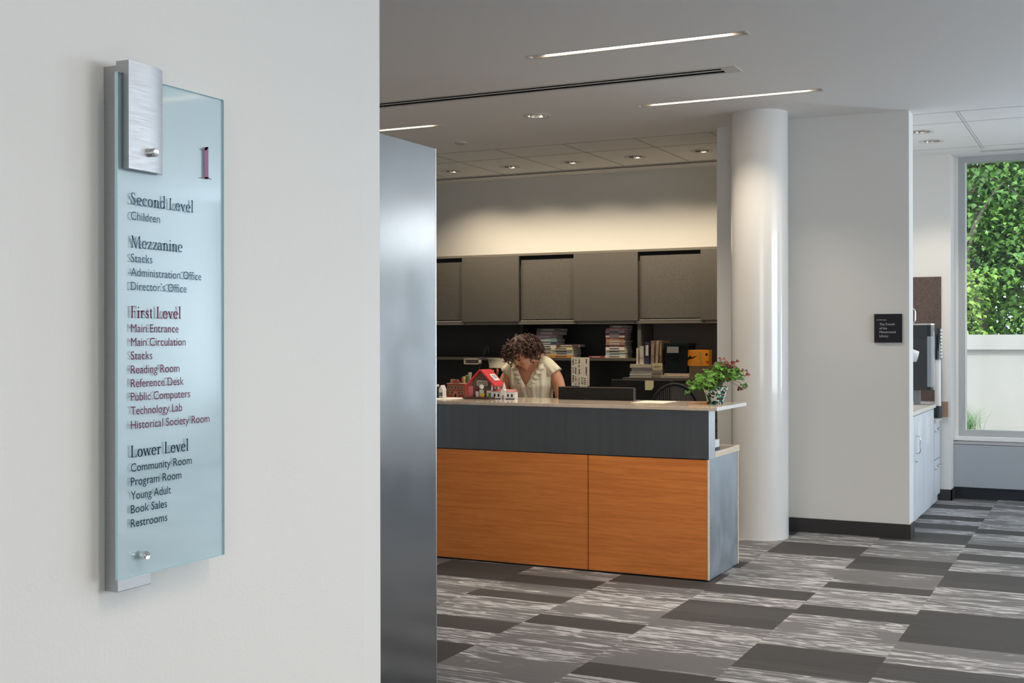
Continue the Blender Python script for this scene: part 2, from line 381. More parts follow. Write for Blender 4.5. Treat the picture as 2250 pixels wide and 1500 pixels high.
struct('wall_near', nw, M_WALL2, 'wall behind the viewer')

# baseboards
struct('baseboard_middle', MB().box(-2.5, -1.355, 9.378, 9.39, 0, 0.108).box(-1.355, -1.345, 9.378, 9.585, 0, 0.108), M_BASE, 'dark rubber base of the plaque wall')
struct('baseboard_pier', MB().box(-1.55, -1.325, 11.778, 11.79, 0, 0.10).box(-1.335, -1.325, 11.778, 12.05, 0, 0.10), M_BASE, 'dark rubber base of the pier by the window')

# window
win = struct('window_1', MB().box(-1.297, -1.237, 12.05, 12.17, 0.576, ZC).box(0.54, 0.60, 12.05, 12.17, 0.576, ZC)
             .box(-1.237, 0.54, 12.05, 12.17, 3.125, ZC).box(-1.237, 0.54, 12.05, 12.17, 0.576, 0.632), M_WINFR, 'tall grey framed window looking on trees and white wall')
struct('window_pane', B(-1.237, 0.54, 12.105, 12.112, 0.632, 3.125), M_GLASS, parent=win)
struct('window_stop', MB().box(-1.237, -1.226, 12.05, 12.10, 0.632, 3.125), mat('stop_white', (0.75, 0.76, 0.77), 0.4), parent=win)
struct('window_sill', B(-1.335, 0.7, 11.99, 12.05, 0.538, 0.576), M_WHITE, parent=win, bevel=0.004)
for n_, (a, b) in ((2, (0.95, 1.95)), (3, (5.20, 7.05))):
    struct('window_%d' % n_, MB().box(a, a + .06, 12.05, 12.17, 0.53, ZC).box(b - .06, b, 12.05, 12.17, 0.53, ZC).box(a + .06, b - .06, 12.05, 12.17, 3.13, ZC).box(a + .06, b - .06, 12.05, 12.17, 0.53, 0.6), M_WINFR, 'tall window beyond the right edge of the picture, number %d along the wall' % n_)
struct('window_6', MB().box(2.40, 2.45, 12.05, 12.17, 2.42, 3.02).box(3.65, 3.70, 12.05, 12.17, 2.42, 3.02).box(2.45, 3.65, 12.05, 12.17, 2.42, 2.47).box(2.45, 3.65, 12.05, 12.17, 2.97, 3.02), M_WINFR, 'added high window, unseen, for the soft patch reflected in the steel panel')
w3 = struct('window_4', MB().box(7.38, 7.46, 4.0, 8.8, 0.6, .66).box(7.38, 7.46, 4.0, 8.8, 3.12, ZC).box(7.38, 7.46, 6.37, 6.43, .66, 3.12), M_WINFR, 'side window out of the picture')
w4 = struct('window_5', MB().box(.9, 5.1, -3.56, -3.44, 0.6, .66).box(.9, 5.1, -3.56, -3.44, 3.12, ZC), M_WINFR, 'added unseen window for the fill light behind the viewer')

# radiator cover under the window
rc = thing('radiator_cover', 'long grey metal radiator cover below the window sill', 'radiator', (-1.335, 11.99, 0))
B(0.0, 3.2, 0.0, 0.06, 0.105, 0.50).build('cover_panel', M_GREYMET, rc, bevel=0.003)
B(0.0, 3.2, 0.004, 0.06, 0.505, 0.53).build('top_rail', mat('rail_grey', (0.45, 0.45, 0.47), 0.4), rc)
B(0.0, 3.2, 0.02, 0.06, 0.0, 0.10).build('plinth', mat('plinth_black', (0.012, 0.014, 0.02), 0.4), rc)

# round column
cm = MB(); cm.lathe([(0.212, 0.0), (0.212, ZC)], (0, 0, 0), 96)
tag(cm.build('column', M_COL, None, (-2.385, 9.036, 0), smooth='auto'), 'glossy white round column beside the reception desk', 'column')

# free-standing steel panel
sp = thing('steel_wall_panel', 'tall brushed steel panel between the near wall and the desk', 'panel', (-2.05, 3.57, 0))
MB().box(-0.035, 0.0, -0.95, -0.004, 0.0, 2.13).build('sheet_face', M_STEEL, sp)
MB().box(-0.036, 0.001, -0.004, 0.0, 0.0, 2.131).build('edge_strip', mat('edge_bright', (0.70, 0.71, 0.73), 0.25, 1.0), sp)

# ------------------------------------------------------------------ ceiling fixtures
LLAB = ['lit linear ceiling light nearest the viewer, above the slot diffuser', 'lit linear ceiling light running toward the round column',
        'lit linear ceiling light cut off by the near wall, above the steel panel']
for i, (a, b, y) in enumerate(LIN):
    near = i > 2  # the rest are unseen fixtures, added to light the near wall and floor
    t = thing('linear_ceiling_light', LLAB[i] if not near else 'added unseen linear ceiling light above the viewer, row %d, %s' % ((i - 3) % 4 + 1, 'first' if i < 7 else 'second'), 'ceiling light', ((a + b) / 2, y, ZC), group='recessed linear ceiling lights')
    L = (b - a) / 2
    h = MB(); h.box(-L, L, -.034, -.028, 0.0, .06).box(-L, L, .028, .034, 0, .06).box(-L, -L + .005, -.034, .034, 0, .06).box(L - .005, L, -.034, .034, 0, .06).box(-L, L, -.034, .034, .058, .062)
    h.build('housing', mat('housing_beige', (0.55, 0.50, 0.44), 0.35), t)
    B(-L + .09, L - .09, -.026, .026, 0.012, 0.020).build('diffuser', M_LAMP, t)
    f = MB(); f.box(-L - .012, L + .012, -.044, -.034, -.002, .0).box(-L - .012, L + .012, .034, .044, -.002, .0).box(-L - .012, -L, -.034, .034, -.002, 0).box(L, L + .012, -.034, .034, -.002, 0)
    f.build('flange', M_TRIMW, t)
    for q in (-L + .01, L - .075): MB().box(q, q + .065, -.022, .022, .02, .035).build('end_cap', M_REFL, t)
    light('linear_lamp', 'AREA', ((a + b) / 2, y, ZC - .004), 15 if near else (13 if i == 1 else 26), (1.0, 0.90, 0.77) if near else (1.0, 0.86, 0.68), (0, 0, 0), shape='RECTANGLE', size=b - a, size_y=.05, spread=1.95 if near else 1.85)

for i, (a, b, c, d) in enumerate(SLOTS):
    t = thing('slot_diffuser', ['long black double slot air diffuser across the lobby ceiling', 'double slot air diffuser along the rear wall of the work room', 'slot air diffuser in the ceiling above the window'][i], 'air diffuser', (a, c, ZC), group='linear slot air diffusers')
    w = d - c; L = b - a
    MB().box(0, L, .0, w, .05, .06).build('duct', M_BLACK, t)
    MB().box(0, L, .0005, .003, .001, .05).box(0, L, w - .003, w - .0005, .001, .05).box(0, L, w/2 - .009, w/2 + .009, .003, .05).build('duct_liner', M_BLACK, t)
    q = MB(); q.box(0, L, w / 2 - .010, w / 2 + .010, -.001, .003)
    q.build('center_bar', M_TRIMW, t)
    f = MB(); f.box(-.10, L + .10, -.022, .0, -.003, 0.0).box(-.10, L + .10, w, w + .022, -.003, .0).box(-.10, 0, 0, w, -.003, .0).box(L, L + .10, 0, w, -.003, 0)
    f.build('flange', M_TRIMW, t)

DLAB = ['bright recessed downlight in the lobby ceiling behind the slot diffuser', 'work room downlight nearest the steel panel', 'second work room downlight from the steel panel', 'middle one of the five work room downlights',
        'second work room downlight from the column', 'work room downlight nearest the column', 'nearer of two pale downlights before the window pier', 'farther of two pale downlights before the window pier']
for i, (x, y) in enumerate(DL):
    lit = i in (0,)
    t = thing('downlight', DLAB[i], 'ceiling light', (x, y, ZC), group='round recessed downlights')
    r = MB(); r.lathe([(0.104, 0), (0.104, -.004), (0.074, -.004), (0.070, .0)], n=32, cap=False); r.build('trim_ring', M_TRIMW, t, smooth='auto')
    r = MB(); r.lathe([(0.070, 0), (0.066, .04), (0.058, .09), (0.045, .13)], n=32, cap=False); r.build('reflector', M_REFL, t, smooth=True)
    r = MB(); r.lathe([(0.07, .131), (0.07, .135)], n=24); r.build('back_plate', M_BLACK, t)
    for k in range(3): MB().tube([(-.03 + k * .03, 0, .128), (-.03 + k * .03, 0, .05 if lit else .085)], .011, 8).build('bulb', mat('lamp_bulb_bright', (1, 1, 1), .5, emit=16, emit_col=(1, .9, .75)) if lit else M_BULB, t)
    if 1 <= i <= 5:
        light('downlight_lamp', 'SPOT', (x, y + .02, ZC + .01), 62, (1.0, 0.83, 0.60), (math.radians(18), 0, 0), spot_size=math.radians(112), spot_blend=1.0, shadow_soft_size=.012)
    elif i == 0:
        light('downlight_lamp', 'SPOT', (x, y, ZC + .01), 36, (1.0, 0.82, 0.6), (0, 0, 0), spot_size=math.radians(110), spot_blend=0.5, shadow_soft_size=.05)
    else:
        light('downlight_lamp', 'SPOT', (x, y, ZC + .01), 40, (1.0, 0.88, 0.72), (0, 0, 0), spot_size=math.radians(110), spot_blend=0.5, shadow_soft_size=.05)
sd = thing('smoke_detector', 'small round detector on the lobby ceiling above the steel panel', 'detector', (-5.026, 9.18, ZC))
MB().lathe([(0.055, 0), (0.055, -.008), (.05, -.012)], n=28).build('base_plate', M_TRIMW, sd, smooth='auto')
MB().lathe([(0.040, -.012), (0.036, -.016), (.01, -.018)], n=24).build('sensor_cap', mat('detector_white', (.55, .53, .50), .5), sd, smooth='auto')

# ------------------------------------------------------------------ lettering
def text_mesh(s, size=1.0):
    cu = bpy.data.curves.new('t', 'FONT'); cu.body = s; cu.size = size; cu.resolution_u = 4; cu.offset = 0.0
    o = bpy.data.objects.new('t', cu); C.objects.link(o)
    bpy.context.view_layer.update()
    dg = bpy.context.evaluated_depsgraph_get()
    me = bpy.data.meshes.new_from_object(o.evaluated_get(dg)); v = [tuple(p.co) for p in me.vertices]; f = [tuple(p.vertices) for p in me.polygons]
    bpy.data.objects.remove(o); bpy.data.meshes.remove(me); bpy.data.curves.remove(cu)
    return v, f

class Serif:   # old-style roman capitals and minuscules drawn with a broad pen
    TH, TN = 0.104, 0.044
    XH, CH, AH, DE = 0.43, 0.68, 0.74, -0.22
    def __init__(s): s.v = []; s.f = []
    def poly(s, pts):
        o = len(s.v); s.v += [(a, b, 0) for a, b in pts]; s.f.append(tuple(range(o, o + len(pts))))
    def stroke(s, pts, w=None, wfun=None):
        n = len(pts); L = []; R = []
        for i, (x, y) in enumerate(pts):
            a = pts[max(0, i - 1)]; b = pts[min(n - 1, i + 1)]; dx, dy = b[0] - a[0], b[1] - a[1]; l = math.hypot(dx, dy) or 1
            ww = w if w else (wfun(i / (n - 1), abs(dy) / l) if wfun else s.TN + (s.TH - s.TN) * (abs(dy) / l) ** 1.3)
            L.append((x - dy / l * ww / 2, y + dx / l * ww / 2)); R.append((x + dy / l * ww / 2, y - dx / l * ww / 2))
        for i in range(n - 1): s.poly([R[i], R[i + 1], L[i + 1], L[i]])
    def arc(s, cx, cy, rx, ry, a0, a1, **k):
        n = 22; s.stroke([(cx + rx * math.cos(math.radians(a0 + (a1 - a0) * i / n)), cy + ry * math.sin(math.radians(a0 + (a1 - a0) * i / n))) for i in range(n + 1)], **k)
    def ser(s, x, y, up, l=0.062):     # bracketed serif
        h = 0.022; d = 1 if up else -1
        s.poly([(x - l - .03, y), (x + l + .03, y), (x + l + .03, y + d * h), (x + .05, y + d * h * 2.2), (x - .05, y + d * h * 2.2), (x - l - .03, y + d * h)][::(1 if up else -1)])
    def stem(s, x, y0, y1, bot=True, top=True, flag=False):
        s.poly([(x - s.TH / 2, y0), (x + s.TH / 2, y0), (x + s.TH / 2, y1), (x - s.TH / 2, y1)])
        if bot: s.ser(x, y0, True)
        if top: s.ser(x, y1, False)
        if flag: s.poly([(x - s.TH / 2 - .075, y1 - .045), (x + s.TH / 2, y1 - .06), (x + s.TH / 2, y1 + .012), (x - s.TH / 2 - .075, y1 - .028)])
    def bar(s, x0, x1, y, w=None):
        w = w or s.TN; s.poly([(x0, y - w / 2), (x1, y - w / 2), (x1, y + w / 2), (x0, y + w / 2)])
    def glyph(s, c):
        XH, CH, AH, TH, TN = s.XH, s.CH, s.AH, s.TH, s.TN
        if c == 'S':
            pts = [(.37, .56), (.33, .635), (.235, .665), (.14, .63), (.105, .53), (.15, .435), (.24, .36), (.335, .28), (.375, .18), (.335, .065), (.225, .018), (.12, .045), (.075, .14)]
            P = catmull(pts, 5); s.stroke(P, wfun=lambda t, d: TN + (TH * 1.05 - TN) * math.exp(-((t - .5) / .22) ** 2))
            s.poly([(.355, .50), (.385, .50), (.375, .69), (.345, .66)]); s.poly([(.055, .19), (.085, .19), (.10, .03), (.065, -.01)]); return .46
        if c == 'L':
            s.stem(.13, 0, CH); s.bar(.13, .46, .018, .036); s.poly([(.44, 0), (.475, 0), (.50, .17), (.475, .17)]); return .52
        if c == 'F':
            s.stem(.13, 0, CH); s.bar(.13, .44, CH - .018, .036); s.poly([(.42, CH), (.45, CH), (.46, CH - .15), (.435, CH - .15)]); s.bar(.13, .36, .36, .036); s.poly([(.345, .30), (.37, .30), (.37, .42), (.345, .42)]); return .49
        if c == 'M':
            s.stroke([(.12, 0), (.16, CH)], TN + .01); s.ser(.12, 0, True, .05); s.ser(.13, CH, False, .03)
            s.stroke([(.15, CH), (.41, .02)], TH); s.stroke([(.41, .02), (.66, CH)], TN)
            s.stroke([(.68, CH), (.72, 0)], TH); s.ser(.72, 0, True); s.ser(.70, CH, False, .03); return .86
        if c == '1':
            s.poly([(.112, 0), (.188, 0), (.188, CH), (.112, CH - .02)]); s.poly([(.05, 0), (.25, 0), (.25, .012), (.175, .035), (.125, .035), (.05, .012)]); s.poly([(.06, CH - .075), (.125, CH - .085), (.15, CH - .08), (.188, CH), (.165, CH)]); return .3
        if c == 'e':
            s.arc(.215, XH / 2, .155, XH / 2 - .005, 8, 318); s.bar(.07, .375, .245, .034); return .43
        if c == 'c': s.arc(.215, XH / 2, .155, XH / 2 - .005, 48, 318); s.poly([(.29, .33), (.36, .31), (.36, .385), (.31, .41)]); return .41
        if c == 'o': s.arc(.225, XH / 2, .165, XH / 2 - .005, 0, 360); return .46
        if c == 'n':
            s.stem(.13, 0, XH, True, False, True); s.arc(.255, XH - .155, .125, .145, 165, 0); s.stem(.38, 0, XH - .14, True, False); return .50
        if c == 'r':
            s.stem(.13, 0, XH, True, False, True); s.arc(.26, XH - .13, .10, .115, 165, 55); s.poly([(.27, XH - .09), (.345, XH - .1), (.35, XH - .01), (.28, XH)]); return .37
        if c == 'd':
            s.arc(.205, XH / 2, .145, XH / 2 - .005, 40, 330); s.stem(.35, 0, AH, False, False, True); s.poly([(.35, 0), (.44, .02), (.44, .045), (.35, .06)]); return .47
        if c == 'v':
            s.stroke([(.07, XH), (.22, 0)], TH); s.stroke([(.22, 0), (.36, XH)], TN); s.ser(.07, XH, False, .045); s.ser(.36, XH, False, .03); return .43
        if c == 'w':
            s.stroke([(.07, XH), (.20, 0)], TH * .9); s.stroke([(.20, 0), (.32, XH)], TN); s.stroke([(.31, XH), (.45, 0)], TH * .9); s.stroke([(.45, 0), (.58, XH)], TN)
            s.ser(.07, XH, False, .045); s.ser(.58, XH, False, .03); s.ser(.315, XH, False, .03); return .65
        if c == 'l': s.stem(.12, 0, AH, True, False, True); return .24
        if c == 'i': s.stem(.12, 0, XH, True, False, True); s.arc(.12, .60, .022, .022, 0, 360, w=.05); return .24
        if c == 't': s.stem(.13, .03, .54, False, False); s.bar(.03, .27, XH - .017, .034); s.arc(.20, .075, .07, .065, 180, 310); return .30
        if c == 's':
            pts = [(.285, .33), (.25, .40), (.175, .415), (.105, .375), (.105, .31), (.175, .245), (.26, .185), (.285, .115), (.25, .035), (.17, .012), (.09, .035), (.06, .11)]
            s.stroke(catmull(pts, 4), wfun=lambda t, d: TN + (TH * .95 - TN) * math.exp(-((t - .5) / .2) ** 2)); return .35
        if c == 'z':
            s.bar(.05, .36, XH - .02, .04); s.stroke([(.33, XH - .02), (.07, .02)], TH * .85); s.bar(.05, .37, .02, .04); s.poly([(.04, XH - .11), (.065, XH - .11), (.08, XH), (.05, XH)]); s.poly([(.35, 0), (.385, 0), (.395, .11), (.37, .11)]); return .41
        if c == 'a':
            s.arc(.17, XH - .13, .115, .118, 150, 0); s.stem(.285, .03, XH - .14, False, False); s.poly([(.285, .03), (.36, .0), (.385, .03), (.32, .07)]); s.arc(.175, .125, .115, .118, 70, 330); s.poly([(.05, XH - .12), (.10, XH - .13), (.105, XH - .06), (.06, XH - .06)]); return .40
        return .24
def catmull(p, k):
    out = []
    for i in range(len(p) - 1):
        a, b, c, d = p[max(0, i - 1)], p[i], p[i + 1], p[min(len(p) - 1, i + 2)]
        for j in range(k):
            t = j / k
            out.append(tuple(.5 * (2 * b[q] + (c[q] - a[q]) * t + (2 * a[q] - 5 * b[q] + 4 * c[q] - d[q]) * t * t + (3 * b[q] - a[q] - 3 * c[q] + d[q]) * t ** 3) for q in range(len(b))))
    out.append(tuple(p[-1])); return out
def serif_text(t):
    S = Serif(); x = 0; v = []; f = []
    for c in t:
        S.v = []; S.f = []; a = S.glyph(c); o = len(v); v += [(p[0] + x, p[1], 0) for p in S.v]; f += [tuple(i + o for i in q) for q in S.f]; x += a
    return v, f
def fit_text(vf, x0, x1, size):   # scale to run from x0 to x1 at cap height set by size
    v, f = vf; a = min(p[0] for p in v); b = max(p[0] for p in v); k = (x1 - x0) / (b - a)
    return [((p[0] - a) * k + x0, p[1] * size, p[2]) for p in v], f

# ------------------------------------------------------------------ glass directory sign on the near wall
GX = -1.330          # front face of the glass
sg = thing('directory_sign', 'frosted glass library directory sign with purple and navy lettering on the near wall', 'sign', (WLX, 1.48, 1.13))
def sy(y): return y - 1.48
def sx(x): return x - WLX
def sz(z): return z - 1.13
gy0, gy1, gz0, gz1 = 1.3655, 1.6065, 1.129, 1.8865
MB().box(sx(GX - .0032), sx(GX), sy(gy0), sy(gy1), sz(gz0), sz(gz1)).build('glass_panel', M_SIGNGLASS, sg)
MB().box(sx(GX - .0052), sx(GX - .0034), sy(gy0), sy(gy1), sz(gz0), sz(gz1)).build('frosted_backing', M_FILM, sg)
e = MB()
e.box(sx(GX - .0052), sx(GX + .0002), sy(gy0) - .0012, sy(gy0), sz(gz0), sz(gz1)).box(sx(GX - .0052), sx(GX + .0002), sy(gy1), sy(gy1) + .0008, sz(gz0), sz(gz1))
e.box(sx(GX - .0052), sx(GX), sy(gy0), sy(gy1), sz(gz0) - .0008, sz(gz0)).box(sx(GX - .0052), sx(GX), sy(gy0), sy(gy1), sz(gz1), sz(gz1) + .0008)
e.build('polished_edge', M_GEDGE, sg)
MB().box(0.0, sx(GX - .012), sy(1.3755), sy(1.4475), sz(1.1075), sz(1.900)).build('mounting_bar', M_ALU, sg, bevel=.001)
cp = MB(); prof = [(sx(GX + .002), sy(1.3745)), (sx(GX + .013), sy(1.3745))]
for k in range(9):
    t = k / 8; prof.append((sx(GX + .013 - .010 * max(0, (t - .55) / .45) ** 2), sy(1.378 + (1.4575 - 1.378) * t)))
prof.append((sx(GX + .002), sy(1.4575)))
cp.prism(prof, sz(1.7435), sz(1.9055), axis='z'); cp.build('clamp_plate', M_ALU, sg, smooth='auto')
MB().box(sx(GX - .012), sx(GX + .002), sy(1.3745), sy(1.4575), sz(1.8875), sz(1.9055)).build('clamp_return', M_ALU, sg)
Rz = Matrix.Rotation(PI / 2, 4, 'Y')
def screw(yc, zc, x0):
    m = MB(); m.lathe([(.0062, 0), (.0066, .004), (.0066, .011), (.0055, .0125), (.001, .0115)], n=24, T=Matrix.Translation((x0, sy(yc), sz(zc))) @ Rz)
    m.build('fixing_screw', M_CHROME, sg, smooth='auto')
screw(1.420, 1.772, sx(GX + .012)); screw(1.413, 1.159, sx(GX))
COLS = {'s': mat('ink_slate', (0.065, 0.14, 0.20), 0.6, spec=0.1), 'p': mat('ink_plum', (0.17, 0.025, 0.075), 0.6, spec=0.1), 'n': mat('ink_navy', (0.010, 0.028, 0.055), 0.6, spec=0.1), 'm': mat('ink_mauve', (0.32, 0.08, 0.19), 0.5)}
LINES = [('Second Level', 1.3916, 1.5305, 1.6918, 'hs'), ('Children', 1.3916, 1.4542, 1.6688, 's'), ('Mezzanine', 1.3915, 1.5054, 1.6266, 'hs'), ('Stacks', 1.3914, 1.4374, 1.6049, 's'),
         ('Administration Office', 1.3914, 1.5495, 1.5837, 's'), ("Director\u2019s Office", 1.3913, 1.5145, 1.5625, 's'), ('First Level', 1.3912, 1.501, 1.5203, 'hp'), ('Main Entrance', 1.3912, 1.4957, 1.4986, 'p'),
         ('Main Circulation', 1.3911, 1.5117, 1.4778, 'p'), ('Stacks', 1.3911, 1.4365, 1.4572, 'p'), ('Reading Room', 1.391, 1.4975, 1.4361, 'p'), ('Reference Desk', 1.391, 1.5073, 1.4153, 'p'),
         ('Public Computers', 1.3909, 1.5222, 1.3948, 'p'), ('Technology Lab', 1.3909, 1.5036, 1.3736, 'p'), ('Historical Society Room', 1.3908, 1.5687, 1.3522, 'p'), ('Lower Level', 1.3907, 1.518, 1.3093, 'hn'),
         ('Community Room', 1.3907, 1.5258, 1.2876, 'n'), ('Program Room', 1.3906, 1.5016, 1.2665, 'n'), ('Young Adult', 1.3906, 1.4776, 1.2455, 'n'), ('Book Sales', 1.3905, 1.4686, 1.2249, 'n'), ('Restrooms', 1.3905, 1.4693, 1.2036, 'n')]
def letters(v, f, name, m, y_off, z_off):
    mb = MB(); mb.add([(sx(GX) + .0006, sy(y_off + p[0]), sz(z_off + p[1])) for p in v], f); return mb.build(name, m, sg)
for t, y0, y1, z, k in LINES:
    if k[0] == 'h': v, f = fit_text(serif_text(t), 0, y1 - y0, 0.0265); letters(v, f, 'heading', COLS[k[1]], y0, z)
    else: v, f = fit_text(text_mesh(t), 0, y1 - y0, 0.0182); letters(v, f, 'text_line', COLS[k], y0, z)
v, f = fit_text(serif_text('1'), 0, 0.0245, 0.0770); letters(v, f, 'floor_number', COLS['m'], 1.5505, 1.7505)

# ------------------------------------------------------------------ black plaque on the middle wall
pq = thing('donor_plaque', 'small square black plaque with pale lettering on the wall by the column', 'plaque', (-1.504, 9.386, 1.564))
MB().box(-.101, .101, -.012, .004, -.107, .107).build('plate', mat('plaque_black', (0.012, 0.012, 0.016), 0.12, coat=.5), pq, bevel=.002)
pm = mat('plaque_ink', (0.55, 0.53, 0.55), 0.5)
for t, x0, x1, z, s in (('A Gift from', -.083, -.012, .058, .013), ('The Friends', -.062, .048, .022, .024), ('of the', -.062, -.008, -.008, .024), ('Mamaroneck', -.062, .058, -.036, .024), ('Library', -.062, .002, -.066, .024)):
    v, f = fit_text(text_mesh(t), x0, x1, s); MB().add([(p[0], -.0126, z + p[1]) for p in v], f).build('text_line', pm, pq)

# ------------------------------------------------------------------ reception desk
DX, DY = -2.221, 7.195
DL_ = -2.45      # how far the desk runs to the left of its right end
dk = thing('reception_desk', 'long reception desk with orange wood front, steel band and cream counter', 'desk', (DX, DY, 0))
MB().box(-.790, -.004, 0, .02, .012, .744).build('front_panel', M_OAK, dk)
MB().box(DL_, -.797, 0, .02, .012, .744).build('front_panel', M_OAK, dk)
MB().box(DL_, -.02, .02, .04, 0, .744).build('backing_board', M_DARK, dk)
MB().box(-.004, .002, -.001, .022, .010, .746).build('edge_band', M_MAPLE, dk)['label'] = 'pale front edge strip'
MB().box(DL_, .003, .002, .130, .750, 1.046).build('steel_band', M_STEELD, dk)
MB().box(.003, .005, .002, .132, .750, 1.046).build('band_end', mat('band_end_steel', (.52, .54, .57), .4, 1.0), dk)
MB().box(DL_, .062, -.020, .640, 1.048, 1.070).build('counter_top', M_TOP, dk, bevel=.0015)
MB().box(.062, .0632, -.0195, .6395, 1.0485, 1.0695).build('counter_edge', mat('counter_edge_white', (.80, .80, .79), .3), dk)['label'] = 'white end edge of counter'
MB().box(DL_, -.01, .132, .682, .752, .786).build('work_top', M_TOP, dk)
MB().box(-.01, .004, .138, .684, .750, .787).build('work_top_edge', M_MAPLE, dk)
MB().box(-.02, .0, .022, .650, .006, .750).build('end_panel', M_GALV, dk)
MB().box(-.018, .002, .650, .668, .006, .750).build('edge_band', M_MAPLE, dk)
MB().box(DL_, -.02, .56, .575, .05, .75).build('modesty_panel', M_DARK, dk)
for x in (-2.3, -1.2, -.3): MB().box(x - .02, x + .02, .16, .60, .786, 1.048).build('counter_bracket', M_BLACK, dk)

# white tape dispenser on the low end of the desk
td = thing('tape_dispenser', 'small white box with dark base on the low end of the desk', 'dispenser', (-2.262, 7.43, .787))
MB().box(-.03, .03, -.045, .045, .018, .068).build('body', mat('gloss_white', (.78, .80, .82), .3), td, bevel=.004)
MB().box(-.032, .032, -.047, .047, 0, .018).build('base', mat('navy_plastic', (.02, .025, .05), .4), td)
MB().lathe([(.013, 0), (.013, .016)], n=16, T=Matrix.Translation((-.008, .0, .087)) @ Matrix.Rotation(PI/2, 4, 'X')).build('tape_roll', M_WHITE, td)

# ------------------------------------------------------------------ overhead cabinets and shelving of the work room
CY = 11.16
def overhead(x0, x1, split, lab, end=False):
    t = thing('overhead_cabinet', lab, 'cabinet', (x0, CY, 1.637), group='grey overhead cabinets with sliding fabric doors')
    w = x1 - x0; H = .723
    b = MB(); b.box(0, w, .015, .385, H - .022, H).box(0, w, .015, .385, 0, .022).box(0, .02, .05, .385, 0, H).box(w - .02, w, .05, .385, 0, H).box(0, w, .37, .385, 0, H)
    b.build('carcass', M_CABG, t)
    rmt = mat('rail_metal', (.17, .155, .13), .4); MB().box(0, w, 0, .016, H - .024, H).build('top_rail', rmt, t); MB().box(0, w, 0, .016, 0, .026).build('bottom_rail', rmt, t)
    s = split - x0
    d = MB().box(.012, s + .02, .022, .04, .052, H - .062).build('sliding_door', M_FABRIC, t)
    MB().box(.014, s, .004, .034, .030, .043).build('door_pull', mat('pull_metal', (.62, .56, .47), .3, .8), d)
    MB().box(.012, s + .02, .024, .04, H - .062, H - .024).build('door_gap', M_BLACK, d)
    MB().box(s, w - .004, -.008, .014, .030, H - .026).build('sliding_door', M_FABRIC, t)
    for xx in (s + .03, w - .03): MB().lathe([(.006, 0), (.006, .006)], n=10, T=Matrix.Translation((xx, -.0005, .013)) @ Matrix.Rotation(PI/2, 4, 'X')).build('lock', M_BLACK, t)
overhead(-6.735, -5.432, -6.093, 'grey overhead cabinet cut off by the steel panel')
overhead(-5.432, -4.145, -4.825, 'middle grey overhead cabinet above the woman')
overhead(-4.145, -2.86, -3.512, 'grey overhead cabinet nearest the column')

hs = thing('shelf_unit', 'black open shelf unit below the overhead cabinets', 'shelf', (-6.9, CY, 1.0))
def hx(x): return x + 6.9
MB().box(0, hx(-4.13), .03, .385, .272, .300).build('shelf_board', mat('shelf_edge', (.085, .077, .065), .5), hs)
MB().box(0, hx(-4.13), .36, .385, -.26, .637).build('back_panel', M_DARK, hs)
MB().box(hx(-4.16), hx(-4.125), .02, .39, .07, .637).build('divider', mat('divider_metal', (.115, .105, .09), .5), hs)
MB().box(hx(-5.445), hx(-5.42), .06, .38, .30, .637).build('upright', M_DARK, hs)
MB().box(hx(-4.12), hx(-2.86), .37, .39, .10, .637).build('tack_panel', mat('charcoal_panel', (.17, .155, .15), .8), hs)
MB().box(hx(-2.90), hx(-2.86), .0, .39, .10, .637).build('upright', mat('divider_metal2', (.13, .115, .10), .5), hs)
lc = thing('low_cabinet', 'dark low cabinet carrying binders and papers beside the shelf unit', 'cabinet', (-4.19, 10.88, 0))
MB().box(0, 1.32, .02, .66, 0, 1.095).build('carcass', M_DARK, lc)
MB().box(-.01, 1.33, 0, .67, 1.095, 1.120).build('top', mat('cab_top', (.10, .085, .07), .5), lc)
for k in range(3): MB().box(.02, 1.30, .0, .02, .05 + k * .345, .38 + k * .345).build('drawer', M_CABG, lc)
rd = thing('rear_desk', 'dark desk run below the open shelf', 'desk', (-6.9, 10.75, 0))
MB().box(0, 2.70, 0, .78, .71, .74).build('top', M_DARK, rd)
for xx in (.02, 2.64): MB().box(xx, xx + .04, .02, .76, 0, .71).build('leg', M_DARK, rd)

# books
def book(name, w, d, h, col, loc, rot, label, group, title=True):
    t = thing(name, label, 'book', loc, rot, group)
    m = mat('book_%02d%02d%02d' % tuple(int(c * 99) for c in col), col, .45)
    b = MB(); b.box(-w/2, w/2, 0, d, 0, .0025).box(-w/2, w/2, 0, d, h - .0025, h).box(-w/2, w/2, -.002, .002, 0, h); b.build('cover', m, t)
    MB().box(-w/2 + .004, w/2 - .004, .002, d - .004, .0025, h - .0025).build('pages', M_PAPER, t)
    if title:
        q = MB().box(-w*.30, w*.22, -.0028, -.001, h*.32, h*.68)
        q.build('spine_title', mat('title_light', (.50, .47, .42), .5) if sum(col) < .9 else mat('title_dark', (.08, .07, .09), .5), t)
ORD = ['bottom', 'second from the bottom', 'third from the bottom', 'fourth from the bottom', 'fifth from the bottom', 'sixth from the bottom', 'seventh from the bottom', 'eighth from the bottom', 'ninth from the bottom', 'tenth from the bottom', 'eleventh from the bottom', 'twelfth from the bottom', 'thirteenth from the bottom']
def stack(x, y, z, rows, where, group):
    for i, (cn, col, w, h, dx) in enumerate(rows):
        book('book', w, .20, h, col, (x + dx, y + rnd.uniform(-.006, .006), z), rnd.uniform(-.05, .05),
             '%s book, %s of the %s' % (cn, ORD[i] if i < len(rows) - 1 else 'topmost', where), group)
        z += h + .0008
SH = 1.3005
